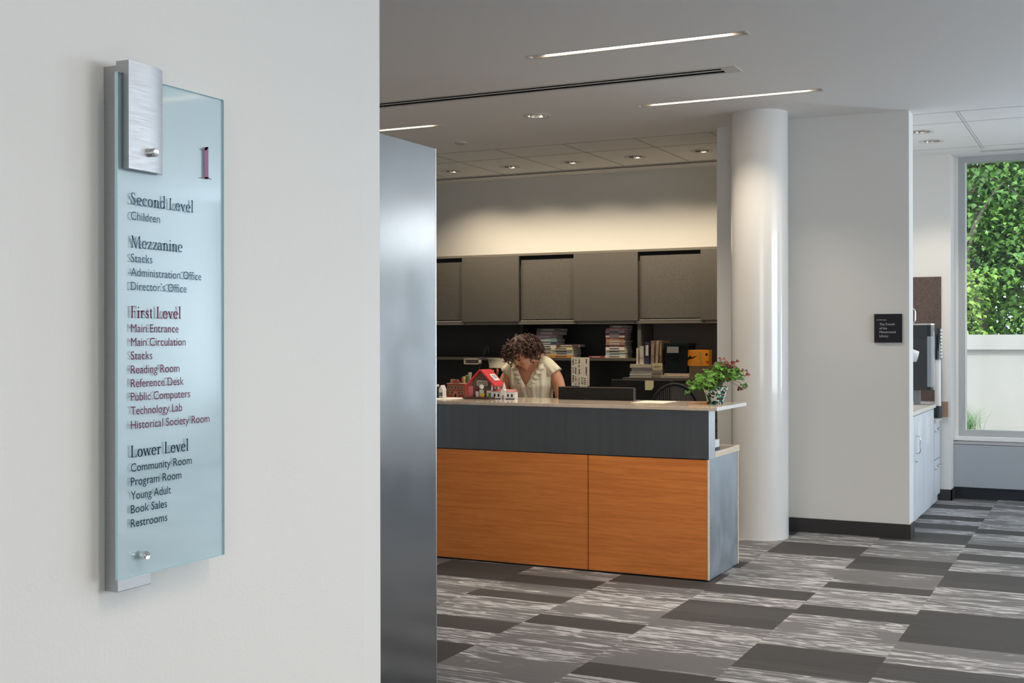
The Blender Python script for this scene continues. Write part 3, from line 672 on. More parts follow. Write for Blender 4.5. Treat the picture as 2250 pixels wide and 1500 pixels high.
stack(-5.155, 11.21, SH, [('orange and dark', (.50, .22, .06), .24, .030, .0), ('cream', (.60, .52, .38), .235, .032, .0), ('grey', (.22, .21, .20), .24, .030, .0), ('white', (.62, .60, .55), .23, .034, 0),
      ('dark blue', (.05, .06, .10), .24, .028, .0), ('teal', (.16, .28, .27), .245, .034, 0), ('mauve', (.36, .24, .28), .24, .034, -.01), ('dusky purple', (.26, .16, .19), .25, .036, .02), ('dark green', (.10, .12, .10), .26, .030, .03)],
      'stack behind the woman', 'books stacked behind the woman')
stack(-4.945, 11.20, SH, [('orange and black', (.62, .26, .04), .245, .026, -.03), ('pale blue', (.50, .54, .52), .245, .022, -.03), ('white', (.78, .72, .56), .245, .028, -.03), ('yellow edged', (.74, .64, .36), .24, .026, -.03), ('dark brown', (.10, .055, .05), .24, .030, .03)],
      'short stack beside the woman', 'books in the short stack')
book('book', .17, .20, .018, (.30, .045, .06), (-4.595, 11.20, SH), .03, 'single dark red book lying flat left of the tall stack', 'loose books')
stack(-4.40, 11.20, SH, [('cream', (.66, .60, .44), .215, .026, .0), ('blue and white', (.30, .42, .52), .205, .024, .0), ('yellowish', (.70, .60, .36), .21, .024, 0), ('white', (.72, .68, .60), .20, .030, 0), ('dark red', (.18, .04, .05), .20, .018, .0),
      ('brown', (.30, .14, .11), .20, .026, .0), ('grey green', (.26, .27, .23), .205, .020, .005), ('red orange', (.62, .15, .06), .19, .028, -.005), ('pale grey', (.42, .41, .40), .20, .020, .0), ('dark maroon', (.14, .04, .05), .20, .020, 0), ('lilac grey', (.36, .32, .34), .20, .026, -.005), ('rose', (.40, .16, .18), .20, .022, 0.0), ('dusky grey', (.16, .13, .14), .17, .028, .03)],
      'tall stack by the divider', 'books in the tall stack')

# things on the low cabinet
LZ = 1.121
def ream(name, x, y, z, w, d, h, col, label, rot=0.0, grp='paper piles on the low cabinet', tabs=0):
    t = thing(name, label, 'papers', (x, y, z), rot, grp)
    b = MB(); n = max(2, int(h / .009)); rr = random.Random(hash(label) % 999 if False else len(label))
    for k in range(n):
        e = rr.uniform(-.004, .004); b.box(-w/2 + e, w/2 + e, e, d + e, h * k / n, h * (k + .86) / n)
    b.build('sheets', mat('sheets_%02d%02d' % (int(col[0]*99), int(col[2]*99)), col, .75), t)
    MB().box(-w/2, w/2, 0, d, h, h + .002).build('cover_sheet', M_PAPER, t)
ream('paper_pile', -4.04, 10.94, LZ, .22, .30, .052, (.56, .52, .45), 'lowest ream of grey paper at the end of the low cabinet')
ream('paper_pile', -4.035, 10.95, LZ + .055, .20, .28, .030, (.42, .38, .34), 'middle pile of papers under the standing binders', .02)
ream('paper_pile', -4.04, 10.94, LZ + .088, .215, .28, .034, (.68, .58, .46), 'top pile of cream paper under the standing binders', -.02)
ream('paper_pile', -3.885, 10.95, LZ, .10, .30, .050, (.40, .32, .25), 'narrow brown paper bundle beside the grey ream')
ream('paper_pile', -3.89, 10.96, LZ + .053, .09, .28, .062, (.46, .38, .30), 'upper brown paper bundle below the yellow card')
ream('paper_pile', -3.70, 10.93, LZ, .27, .36, .016, (.55, .47, .38), 'flat spread of papers under the dark box', .05)
ream('paper_pile', -3.69, 10.97, LZ + .019, .25, .33, .018, (.48, .38, .28), 'upper spread of papers directly under the dark box', -.03)
def binder(x, w, h, col, lab, lean=0.0, lcol=(.62, .55, .45), zb=LZ + .1245):
    t = thing('binder', lab, 'binder', (x, 10.97, zb), 0, 'binders standing on the low cabinet')
    T = Matrix.Rotation(lean, 4, 'Y')
    m = mat('binder_%02d%02d%02d' % tuple(int(c * 99) for c in col), col, .5)
    MB().box(-w/2, w/2, 0, .24, 0, h, T=T).build('cover', m, t)
    MB().box(-w*.32, w*.32, -.002, 0, h*.38, h*.85, T=T).build('spine_label', mat('binder_label%d' % int(lcol[0]*99), lcol, .6), t)
binder(-4.085, .018, .155, (.62, .55, .45), 'thin cream binder nearest the divider', .0, (.7, .63, .5))
binder(-4.040, .040, .175, (.50, .44, .36), 'thick cream binder beside the thin one', .0, (.60, .54, .44))
binder(-3.985, .042, .215, (.030, .030, .085), 'navy blue binder with a white spine label', .0, (.66, .58, .46))
binder(-3.932, .034, .225, (.26, .18, .12), 'brown leaning folder beside the navy binder', .02, (.36, .27, .20))
binder(-3.890, .026, .225, (.42, .33, .25), 'tan leaning folder beside the brown one', .05, (.36, .27, .20))
binder(-3.852, .022, .225, (.20, .11, .07), 'dark brown folder at the end of the binders', .02, (.42, .28, .18))
nt_ = thing('note_card', 'yellowed card stuck on the front of the paper bundles', 'card', (-3.872, 10.945, LZ + .075), 0)
MB().box(-.05, .05, -.002, 0, 0, .062).build('sheet', mat('card_yellow', (.62, .54, .30), .7), nt_)
MB().box(-.035, .03, -.0028, -.002, .030, .034).box(-.035, .02, -.0028, -.002, .020, .024).build('writing', mat('pencil_brown', (.25, .2, .12), .7), nt_)
db = thing('storage_box', 'dark plastic box with a pale label on the low cabinet', 'box', (-3.70, 10.98, LZ + .042), 0)
MB().prism([(-.105, 0), (.105, 0), (.115, .275), (-.115, .275)], 0, .24).build('body', mat('box_dark', (.005, .008, .010), .5, spec=.2), db)
MB().box(-.122, .122, -.008, .25, .26, .285).build('lid', mat('box_lid', (.006, .014, .017), .5, spec=.2), db)
MB().box(-.085, .03, -.0135, -.010, .192, .252).build('label_sticker', mat('label_grey', (.30, .28, .26), .6), db)
bb = thing('cardboard_box', 'brown box below the orange box on the low cabinet', 'box', (-3.485, 11.02, LZ), 0)
MB().box(-.10, .10, 0, .22, 0, .110).build('body', mat('kraft_board', (.34, .23, .15), .8), bb)
MB().box(-.10, .10, -.0015, 0, .104, .1105).box(-.012, .012, -.001, .221, .110, .1112).build('tape', mat('parcel_tape', (.45, .36, .24), .4), bb)
ob = thing('orange_box', 'orange box with black figure shapes on top of the brown box', 'box', (-3.485, 11.0, LZ + .112), 0)
MB().box(-.118, .100, 0, .10, 0, .150).build('body', mat('orange_card', (.86, .30, .012), .5), ob, bevel=.002)
fg = MB(); ax = [(-.118, .065), (-.10, .078), (-.085, .098), (-.078, .092), (-.060, .082), (-.030, .092), (-.012, .094), (-.035, .084), (-.055, .072), (-.085, .066), (-.105, .052), (-.118, .05)]
fg.prism(ax[::-1], -.001, .0, axis='y'); fg.lathe([(.012, 0), (.012, .001)], n=16, T=Matrix.Translation((.078, 0, .108)) @ Matrix.Rotation(PI/2, 4, 'X'))
fg.build('black_figure', M_BLACK, ob)
MB().prism([(.068, .05), (.11, .046), (.105, .03), (.08, .022), (.075, .035)][::-1], -.001, 0).build('red_figure', mat('red_ink', (.45, .04, .02), .5), ob)
MB().prism([(.005, .13), (.03, .13), (.028, .06), (.045, .02), (.02, .02), (.008, .07)][::-1], -.0008, 0).build('olive_figure', mat('olive_ink', (.45, .28, .06), .5), ob)

# papers hanging from the shelf edge
sh = thing('paper_notice', 'white notice with columns of small dark writing hung from the shelf edge', 'notice', (-4.765, 11.178, 1.02), 0)
MB().box(-.098, .098, 0, .003, 0, .285).build('sheet', mat('notice_white', (.66, .61, .52), .7), sh)
w = MB(); rr = random.Random(3)
for cx in (-.078, -.05, -.012, .066):
    z = .268
    while z > .02:
        hh = rr.uniform(.004, .012)
        if rr.random() < .72: w.box(cx - rr.uniform(.003, .009), cx + rr.uniform(.003, .009), -.0012, 0, z - hh, z)
        z -= hh + rr.uniform(.002, .007)
w.build('writing', mat('print_dark', (.05, .045, .04), .7), sh)
sc_ = thing('paper_card', 'small white card overlapping the foot of the hung notice', 'card', (-4.73, 11.174, 1.005), 0)
MB().box(-.042, .042, 0, .003, 0, .118).build('sheet', mat('card_white', (.72, .67, .57), .7), sc_)
w = MB()
for z in (.095, .075, .055, .038): w.box(-.03 + rr.uniform(0, .01), -.005, -.001, 0, z, z + .006).box(.004, .03 - rr.uniform(0, .01), -.001, 0, z - .006, z)
w.build('writing', mat('print_dark', (.05, .045, .04), .7), sc_)
tr = thing('letter_tray', 'small white rimmed tray hung under the shelf above the red roofed house', 'tray', (-5.965, 11.12, 1.228), 0)
MB().box(-.09, .09, .055, .065, .0, .058).build('back', mat('tray_grey', (.26, .22, .17), .6), tr)
MB().box(-.09, .09, 0, .065, 0, .008).box(-.09, .09, 0, .065, .050, .058).box(-.09, -.082, 0, .065, 0, .058).box(.082, .09, 0, .065, 0, .058).build('rim', mat('tray_white', (.72, .66, .56), .5), tr)
pp = thing('hanging_paper', 'curling sheet of printed paper hung under the shelf beside the tray', 'paper', (-5.70, 11.187, 1.19), 0)
q = MB(); n = 8; vs = []; fs = []
for i in range(n + 1):
    t = i / n; yv = -.06 * (1 - t) ** 2
    vs += [(-.118 + .055 * (1 - t) , yv, t * .1), (.118 + .02 * (1 - t), yv, t * .1)]
    if i: fs.append((2*i - 2, 2*i - 1, 2*i + 1, 2*i))
q.add(vs, fs); q.build('sheet', mat('sheet_grey', (.40, .36, .30), .7), pp, smooth=True, solid=.002)

# ------------------------------------------------------------------ things on the counter
CT = 1.0705
# little ceramic house
t = thing('ornament_house', 'tiny dark and white ceramic house next to the steel panel', 'ornament', (-4.262, 7.46, CT))
MB().box(-.035, .022, 0, .05, 0, .055).prism([(-.036, .055), (.023, .055), (-.006, .085)][::-1], -.003, .053).build('dark_wing', mat('ceramic_dark', (.05, .04, .035), .3), t)
wh = MB().box(.010, .040, -.018, .034, 0, .062).prism([(.008, .060), (.042, .060), (.025, .094)][::-1], -.020, .036); wh.build('white_wing', mat('ceramic_white', (.72, .70, .68), .25), t)
for x in (.017, .026, .034): MB().box(x - .0025, x + .0025, -.0195, -.018, .018, .044).build('window', M_BLACK, t)
MB().ball((-.012, .005, .090), .010).build('snow_ball', M_WHITE, t, smooth=True)
MB().ball((-.026, -.004, .072), .007).build('gold_star', mat('gold_glaze', (.5, .33, .08), .3), t, smooth=True)
# brick building
t = thing('model_building', 'small red brick building model with a stepped gable on the counter', 'ornament', (-4.24, 7.665, CT))
br = mat('model_brick', (.27, .055, .035), .6, var=.3, scale=120)
MB().box(-.072, .072, 0, .07, 0, .098).build('walls', br, t)
g = MB().prism([(-.026, .098), (.026, .098), (.022, .115), (.012, .128), (-.012, .128), (-.022, .115)][::-1], -.002, .02); g.build('gable', br, t)
MB().box(-.074, .074, -.003, .072, .096, .101).build('cornice', mat('model_stone', (.42, .27, .18), .6), t)
for xx in (-.055, -.035): MB().box(xx - .006, xx + .006, .03, .045, .1, .128).build('chimney', mat('model_stone', (.42, .27, .18), .6), t)
for r_ in (0, 1):
    for k in range(5):
        x = -.056 + k * .028
        if r_ == 0 and k == 2: continue
        f = MB().box(x - .0085, x + .0085, -.0025, 0, .022 + r_ * .036, .046 + r_ * .036).build('window_frame', mat('model_frame', (.40, .33, .20), .6), t)
        MB().box(x - .0055, x + .0055, -.0032, -.002, .025 + r_ * .036, .043 + r_ * .036).build('pane', mat('model_pane', (.03, .035, .03), .3), f)
MB().prism([(-.02, 0), (.02, 0), (.02, .035), (0, .048), (-.02, .035)][::-1], -.006, 0).build('porch', mat('model_pink', (.45, .15, .11), .6), t)
MB().box(-.007, .007, -.0068, -.005, 0, .024).build('door', M_BLACK, t)
# sheets of paper
t = thing('paper_sheets', 'white papers lying on the counter before the brick building', 'papers', (-4.19, 7.40, CT), .1)
MB().box(-.12, .11, -.13, .14, 0, .002).box(-.09, .13, -.10, .17, .002, .004).build('sheets', mat('sheet_bright', (.80, .75, .66), .6), t)
t = thing('paper_sheet', 'flat pale sheet lying on the counter toward the potted plant', 'paper', (-2.72, 7.62, CT), .0)
MB().box(-.11, .11, -.14, .14, 0, .0012).build('sheet', mat('sheet_cream', (.72, .66, .56), .6), t)
# red-roofed house
t = thing('model_house', 'large red roofed craft house with a white sign on its roof', 'ornament', (-3.965, 7.545, CT))
bs = mat('craft_base', (.07, .035, .025), .6)
MB().box(-.115, .095, -.075, .130, 0, .014).build('base', bs, t)
MB().prism([(-.075, .014), (.075, .014), (.075, .118), (0, .195), (-.075, .118)][::-1], 0, .115).build('walls', [mat('craft_wall', (.66, .65, .66), .5)], t)
MB().prism([(-.073, .014), (.073, .014), (.073, .117), (0, .192), (-.073, .117)][::-1], -.004, .0).build('gable_front', mat('craft_front', (.13, .095, .075), .6, var=.4, scale=60), t)
rf = mat('craft_roof', (.62, .045, .05), .45, var=.1, scale=90)
for sgn in (-1, 1):
    n = Vector((sgn * .71, 0, .70)); a = Vector((0, 0, .198)); bq = Vector((sgn * .112, 0, .086)); e = MB()
    up = n * .010; vs = []
    for y in (-.030, .130):
        for p in (a, bq, bq + up, a + up): vs.append((p.x, y, p.z))
    e.add(vs, [(0, 1, 2, 3), (7, 6, 5, 4), (0, 4, 5, 1), (1, 5, 6, 2), (2, 6, 7, 3), (3, 7, 4, 0)]); e.build('roof_slope', rf, t)
def on_roof(u, y0, y1, u1, h0, h1):   # slab lying on the right roof slope
    a = Vector((0, 0, .198)); dv = Vector((.112, 0, -.112)); n = Vector((.707, 0, .707)); vs = []
    for h in (h0, h1):
        for y in (y0, y1):
            for q in (u, u1): p = a + dv * q + n * h; vs.append((p.x, y, p.z))
    return MB().add(vs, [(0, 2, 3, 1), (4, 5, 7, 6), (0, 1, 5, 4), (2, 6, 7, 3), (0, 4, 6, 2), (1, 3, 7, 5)])
sgb = on_roof(.34, .020, .095, .72, .012, .018).build('roof_sign', mat('craft_sign', (.80, .78, .72), .5), t)
q = MB()
for k in (.42, .5, .58):
    b_ = on_roof(k, .033, .083, k + .03, .0182, .0188); q.add(b_.v, b_.f)
q.build('writing', mat('print_dark', (.05, .045, .04), .7), sgb)
sgf = MB().box(-.035, .048, -.010, -.004, .092, .128).build('front_sign', mat('craft_sign2', (.50, .45, .38), .6), t)
q = MB()
for k in range(5): q.box(-.029 + k*.0145, -.019 + k*.0145, -.0108, -.0098, .112, .118).box(-.027 + k*.0145, -.017 + k*.0145, -.0108, -.0098, .099, .106)
q.build('writing', mat('print_dark', (.05, .045, .04), .7), sgf)
MB().box(-.035, .012, -.010, -.003, .014, .075).build('door', mat('craft_door', (.16, .012, .014), .4), t)
MB().lathe([(.013, 0), (.013, .003)], n=16, T=Matrix.Translation((-.012, -.010, .05)) @ Matrix.Rotation(PI/2, 4, 'X')).build('wreath', M_BLACK, t)
for y in (.035, .078): MB().box(.075, .077, y - .012, y + .012, .03, .088).build('side_window', mat('craft_glass', (.16, .10, .07), .4), t)
for (x, y, w_, h_, col, nm) in ((.028, -.05, .024, .028, (.72, .40, .03), 'yellow_block'), (-.012, -.055, .018, .040, (.50, .45, .38), 'card_stand'), (.012, -.035, .03, .05, (.50, .56, .48), 'picture_block'), (.065, -.03, .026, .045, (.55, .42, .34), 'doll'), (-.07, -.04, .03, .075, (.55, .12, .14), 'pink_post'), (.088, -.055, .018, .03, (.06, .16, .05), 'tiny_tree')):
    MB().box(x - w_/2, x + w_/2, y, y + .014, .014, .014 + h_).build(nm, mat('craft_' + nm, col, .6), t, bevel=.002)
MB().ball((.012, -.028, .085), (.018, .012, .018)).build('white_block', mat('craft_sign', (.8, .78, .72), .5), t)
# white church-like building
t = thing('model_church', 'small white long building model with a central steeple on the counter', 'ornament', (-3.805, 7.56, CT), .04)
cw = mat('church_white', (.74, .73, .74), .35)
for sgn in (-1, 1):
    w = MB().box(min(sgn*.018, sgn*.088), max(sgn*.018, sgn*.088), 0, .05, 0, .052).build('wing', cw, t)
    MB().prism([(-.003, .052), (.053, .052), (.025, .068)][::-1], min(sgn*.016, sgn*.091), max(sgn*.016, sgn*.091), axis='x').build('wing_roof', mat('church_roof', (.48, .12, .12), .5), t)
    for q in (.036, .066):
        MB().box(sgn*q - .006, sgn*q + .006, -.0015, 0, .016, .036).build('window', M_BLACK, w)
    MB().box(min(sgn*.02, sgn*.086), max(sgn*.02, sgn*.086), -.006, 0, 0, .005).build('hedge', mat('hedge_dark', (.03, .05, .05), .6), t)
MB().box(-.018, .018, -.006, .04, 0, .055).prism([(-.02, .055), (.02, .055), (0, .073)][::-1], -.008, .04).build('porch', cw, t)
MB().box(-.008, .008, -.0075, -.006, 0, .028).build('door', mat('church_door', (.35, .20, .18), .5), t)
MB().box(-.008, .008, .006, .022, .06, .085).lathe([(.010, .085), (.001, .118)], (0, .014, 0), 8).build('steeple', cw, t)
# cup of pens
t = thing('pencil_cup', 'red and white cup holding pens behind the craft house', 'pencil cup', (-4.005, 7.80, CT))
MB().lathe([(.030, 0), (.036, .075), (.033, .075), (.028, .004)], n=20).build('cup', mat('cup_red', (.50, .03, .04), .4), t, smooth='auto')
for k, (dx, dy, h, col) in enumerate(((-.022, .004, .17, (.08, .12, .35)), (.004, -.012, .175, (.12, .11, .10)), (.020, .006, .185, (.65, .30, .06)), (.028, -.004, .180, (.05, .10, .06)), (-.008, .012, .16, (.10, .10, .10)))):
    p = MB().tube([(dx*.5, dy*.5, .006), (dx*1.3, dy*1.3, h)], .0048, 8).build('pen', mat('pen%d' % k, col, .35), t)
    MB().tube([(dx*1.3, dy*1.3, h), (dx*1.36, dy*1.36, h + .02)], .006, 8).build('pen_top', mat('pen_top%d' % (k % 3), [(.75, .10, .03), (.80, .35, .08), (.70, .20, .16)][k % 3], .4), p)
# bundle of coloured paper rolls
t = thing('paper_flower_bunch', 'bunch of red, yellow and green craft pieces behind the brick building', 'ornament', (-4.225, 7.79, CT))
MB().lathe([(.03, 0), (.035, .05), (.031, .05), (.026, .004)], n=18).build('cup', mat('cup_grey', (.10, .11, .12), .4), t, smooth='auto')
for k, (dx, dy, h, col) in enumerate(((-.026, 0, .135, (.55, .03, .04)), (-.008, -.012, .145, (.60, .48, .16)), (.008, .008, .155, (.62, .50, .34)), (.024, -.006, .150, (.10, .22, .08)), (-.016, .014, .120, (.06, .22, .10)), (.028, .012, .175, (.46, .42, .28)))):
    MB().tube([(dx*.5, dy*.5, .005), (dx, dy, h)], [.006, .014], 10).build('craft_stick', mat('stick%d' % k, col, .6, var=.3, scale=90), t)
# thin wire holder
t = thing('wire_holder', 'thin bent wire rising above the red roof from the desk', 'wire', (-4.24, 8.0, .787))
MB().box(-.03, .03, -.03, .03, 0, .012).build('foot', M_BLACK, t)
MB().tube(catmull([(0, 0, .012), (.005, 0, .40), (.02, 0, .50), (.065, .01, .63), (.085, .01, .645), (.088, .01, .60)], 6), .0016, 6).build('wire', mat('wire_grey', (.06, .06, .08), .4, .6), t)

# ------------------------------------------------------------------ potted plant
t = thing('potted_plant', 'potted plant with green and burgundy leaves in a mosaic pot on the counter end', 'plant', (-2.296, 7.60, CT))
mp = bpy.data.materials.new('mosaic_pot'); mp.use_nodes = True; nt = mp.node_tree; g = N(nt)
tc = nt.nodes.new('ShaderNodeTexCoord'); vo = nt.nodes.new('ShaderNodeTexVoronoi'); vo.inputs['Scale'].default_value = 85; nt.links.new(tc.outputs['Object'], vo.inputs['Vector'])
sc = nt.nodes.new('ShaderNodeSeparateColor'); nt.links.new(vo.outputs['Color'], sc.inputs[0])
c = g.mix(g.m('GREATER_THAN', sc.outputs[0], .42), (.02, .022, .02), (.72, .70, .64)); c = g.mix(g.m('GREATER_THAN', sc.outputs[1], .76), c, (.02, .20, .13))
nt.links.new(c, nt.nodes['Principled BSDF'].inputs['Base Color']); nt.nodes['Principled BSDF'].inputs['Roughness'].default_value = .18
MB().lathe([(.050, 0), (.058, .03), (.074, .088), (.080, .096), (.082, .108), (.076, .110), (.070, .096), (.066, .085)], n=36).build('pot', mp, t, smooth='auto')
MB().lathe([(.069, .088), (.001, .092)], n=24, cap=False).build('soil', mat('soil', (.03, .02, .015), .9), t)
def leafshape(m, p, d, up, L, W, mi=0, fold=.25):
    d = d.normalized(); s_ = d.cross(up).normalized(); n = s_.cross(d)
    a = p; b1 = p + d*L*.45 + s_*W*.5 + n*W*fold; b2 = p + d*L*.45 - s_*W*.5 + n*W*fold; mid = p + d*L*.5; e = p + d*L + n*(-L*.12)
    m.add([a, b1, mid, b2, e], [(0, 1, 2), (0, 2, 3), (1, 4, 2), (2, 4, 3)], mi)
rg = random.Random(21); green = MB(); red = MB(); stems = MB(); tips = []
def sprig(az, r, z, kind):
    base = Vector((rg.uniform(-.03, .03), rg.uniform(-.03, .03), .09)); tip = Vector((math.cos(az)*r, math.sin(az)*r, z))
    mid = base.lerp(tip, .5) + Vector((0, 0, .05)); stems.tube(catmull([tuple(base), tuple(mid), tuple(tip)], 4), .0016, 5)
    m = green if kind == 'g' else red
    for k in range(3 if kind == 'r' else 4):
        a = az + k * 2 * PI / 3 + rg.uniform(-.5, .5); dd = Vector((math.cos(a), math.sin(a), rg.uniform(-.9, .5)))
        L = rg.uniform(.024, .043); leafshape(m, tip, dd, Vector((math.cos(az)*.5 + .45, math.sin(az)*.5 - .95, .8)), L, L*.95)
    return tip
for k in range(120):
    az = rg.uniform(0, 2*PI); r = rg.uniform(.02, .155); z = .135 + rg.uniform(-.01, .10) * (1.1 - r*4) + (.03 if math.cos(az - .46) > 0 else 0)
    if math.cos(az - PI - .46) > .3: z -= .02 + .3 * max(0, r - .09)
    sprig(az, r, z, 'g')
for k in range(26):
    az = .46 + rg.uniform(-.9, .9); r = rg.uniform(.03, .165); sprig(az, r, .19 + rg.uniform(-.02, .075), 'r')
for (az, r, z) in ((.3, .185, .215), (.5, .19, .18), (.46, .17, .10), (.1, .04, .285), (.46, .06, .26)): sprig(az, r, z, 'r')
for (az, r, z) in ((.6, .175, .16), (.4, .18, .12), (.46, .08, .25), (3.6, .14, .12), (3.5, .17, .08), (3.9, .155, .10)): sprig(az, r, z, 'g')
green.build('green_leaves', mat('leaf_green', (.085, .215, .028), .45, var=.65, scale=22, spec=.3), t)
red.build('burgundy_leaves', mat('leaf_burgundy', (.16, .045, .028), .45, var=.4, scale=25), t)
stems.build('stems', mat('stem_green', (.16, .15, .05), .5), t)
for (az, r, z) in ((.46, .105, .235), (.3, .02, .22), (3.6, .075, .215), (.46, .165, .145), (.2, .085, .215), (.7, .05, .20)):
    f = MB()
    for k in range(5):
        a = k * 2*PI/5; leafshape(f, Vector((math.cos(az)*r, math.sin(az)*r, z)), Vector((math.cos(a), math.sin(a), .5)), Vector((0, 0, 1)), .017, .014)
    f.build('flower', mat('petal_white', (.82, .80, .80), .5), t)

# ------------------------------------------------------------------ monitors and chair behind the desk
def monitor(x, y, z, w, h, rot, lab):
    t = thing('monitor', lab, 'monitor', (x, y, z), rot, 'black monitors behind the desk')
    MB().box(-w/2, w/2, -.018, .018, .09, .09 + h).build('casing', M_BLACK, t, bevel=.004)
    MB().box(-w/2 + .012, w/2 - .012, .018, .0195, .102, .09 + h - .012).build('screen', mat('screen_dark', (.01, .012, .02), .1), t)
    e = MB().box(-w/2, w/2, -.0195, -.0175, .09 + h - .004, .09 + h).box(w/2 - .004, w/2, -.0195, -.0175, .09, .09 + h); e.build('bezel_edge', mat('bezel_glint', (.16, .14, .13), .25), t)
    MB().box(-.03, .03, -.05, -.018, .02, .24).build('neck', M_BLACK, t); MB().box(-.12, .12, -.10, .09, 0, .014).build('stand', M_BLACK, t)
monitor(-3.17, 7.72, .787, .56, .282, 0, 'black monitor seen from behind on the desk right of the woman')
wd = thing('side_desk', 'dark side desk carrying the farther monitor', 'desk', (-3.35, 9.42, 0))
MB().box(-.75, .40, -.40, .40, .71, .74).build('top', M_DARK, wd)
for xx in (-.73, .36): MB().box(xx, xx + .03, -.36, .36, 0, .71).build('leg', M_DARK, wd)
monitor(-3.42, 9.30, .741, .52, .325, 0, 'farther black monitor with a yellow note stuck on it')
nn = thing('sticky_note', 'yellow sticky note hanging on the farther monitor', 'note', (-3.352, 9.2775, 1.075), 0)
MB().prism([(-.036, 0), (.020, 0), (.037, .022), (.037, .076), (-.036, .076)][::-1], 0, .001).build('sheet', mat('note_yellow', (.62, .56, .30), .7), nn)
oc = thing('office_chair', 'black mesh backed office chair behind the desk', 'chair', (-2.96, 8.75, 0), .25)
fr = MB(); pts = []
for k in range(25):
    a = PI * k / 24; pts.append((.205 * math.cos(a) * (1 - .06 * math.sin(a)), .02, .80 + .345 * math.sin(a) ** .75))
fr.tube([(.19, .03, .56)] + pts + [(-.19, .03, .56)], .013, 8); fr.build('back_frame', M_BLACK, oc, smooth=True)
rb = MB()
for k in range(25):
    x = -.186 + k * .0155; zt_ = .80 + .345 * max(0.02, 1 - (x/.205) ** 2) ** .375
    rb.tube([(x, .03 - .02, .58), (x, .04, .85), (x, .02, zt_ - .008)], .0042, 5)
for k in range(9): rb.box(-.19, .19, .026, .030, .58 + k*.055, .583 + k*.055)
rb.build('back_mesh', mat('chair_mesh', (.055, .045, .038), .55), oc)
MB().box(-.24, .24, -.46, .0, .44, .50).build('seat', M_BLACK, oc, bevel=.025)
MB().tube([(0, -.2, .12), (0, -.2, .45)], .03, 12).build('gas_column', M_BLACK, oc)
MB().box(-.03, .03, -.05, .05, .42, .60).build('back_bracket', M_BLACK, oc)
for k in range(5):
    a = k*2*PI/5; lg = MB().tube([(0, -.2, .13), (.28*math.cos(a), -.2 + .28*math.sin(a), .075)], [.022, .014], 8).build('leg', M_BLACK, oc)
    MB().lathe([(.028, -.012), (.028, .012)], n=14, T=Matrix.Translation((.28*math.cos(a), -.2 + .28*math.sin(a), .028)) @ Matrix.Rotation(PI/2, 4, 'Y')).build('caster', M_BLACK, lg)

# ------------------------------------------------------------------ the woman behind the desk
pe = thing('person', 'woman with brown curly hair in a cream sleeveless blouse bending over the desk', 'person', (-3.985, 8.40, 0), math.radians(6))
def torso(z):   # centre y, half width, half depth at height z (leaning forward)
    K = [(.78, .075, .165, .115), (.88, .070, .172, .118), (.98, .050, .135, .098), (1.06, .030, .138, .100), (1.14, .012, .158, .112), (1.20, .000, .165, .108), (1.26, -.012, .168, .088), (1.295, -.020, .140, .070), (1.315, -.026, .085, .056), (1.33, -.03, .055, .05)]
    for a, b in zip(K, K[1:]):
        if z <= b[0]:
            t = max(0, (z - a[0]) / (b[0] - a[0])); t = t * t * (3 - 2 * t) if False else t
            return tuple(a[i] + (b[i] - a[i]) * t for i in (1, 2, 3))
    return K[-1][1:]
bd = MB()
bd.rings([(0, torso(z)[0], z, torso(z)[1], torso(z)[2]) for z in [.78 + .0275 * k for k in range(21)]], 32)
HC = Vector((-.020, -.150, 1.372))
HR = Matrix.Translation(HC) @ Matrix.Rotation(math.radians(-30), 4, 'Z') @ Matrix.Rotation(math.radians(42), 4, 'X') @ Matrix.Rotation(math.radians(-8), 4, 'Y')
R3 = HR.to_3x3()
bd.tube(catmull([(0, -.010, 1.26), (0, -.035, 1.315), (-.010, -.085, 1.345), (-.018, -.13, 1.362)], 4), [.060, .056, .053, .052, .050, .050, .050, .050, .051, .052, .053, .054, .055], 16)
def hball(c, r, n=20): bd.ball(HR @ Vector(c), r, n, T=R3)
hball((0, .012, .030), (.074, .092, .086)); hball((0, -.022, -.035), (.058, .066, .070)); hball((0, -.050, -.088), (.026, .024, .020))
hball((0, -.086, -.012), (.013, .018, .012), 12); hball((0, -.078, .010), (.009, .014, .026), 12)           # nose
hball((0, -.074, -.049), (.022, .012, .006), 12); hball((0, -.072, -.060), (.020, .012, .006), 12)          # lips
for s_ in (-1, 1):
    hball((s_*.032, -.062, .026), (.022, .018, .010), 12); hball((s_*.040, -.055, -.025), (.022, .024, .024), 12)   # brow, cheek
    hball((s_*.076, .012, -.002), (.010, .020, .032), 12)                                                            # ears
def limb(pts, rs, k=5):
    P = catmull(pts, k); m = len(P); q = [rs[min(len(rs) - 1, int(i / k))] + (rs[min(len(rs) - 1, int(i / k) + 1)] - rs[min(len(rs) - 1, int(i / k))]) * ((i % k) / k) for i in range(m)]
    bd.tube(P, q, 16); bd.ball(P[0], q[0], 14); bd.ball(P[-1], q[-1], 14)
ARMS = {1: [(.150, -.005, 1.262), (.205, -.005, 1.185), (.240, -.02, 1.07), (.250, -.06, .985), (.215, -.22, .905), (.165, -.385, .830)],
        -1: [(-.150, -.005, 1.262), (-.200, -.015, 1.18), (-.228, -.04, 1.07), (-.235, -.09, .99), (-.19, -.245, .905), (-.13, -.395, .830)]}
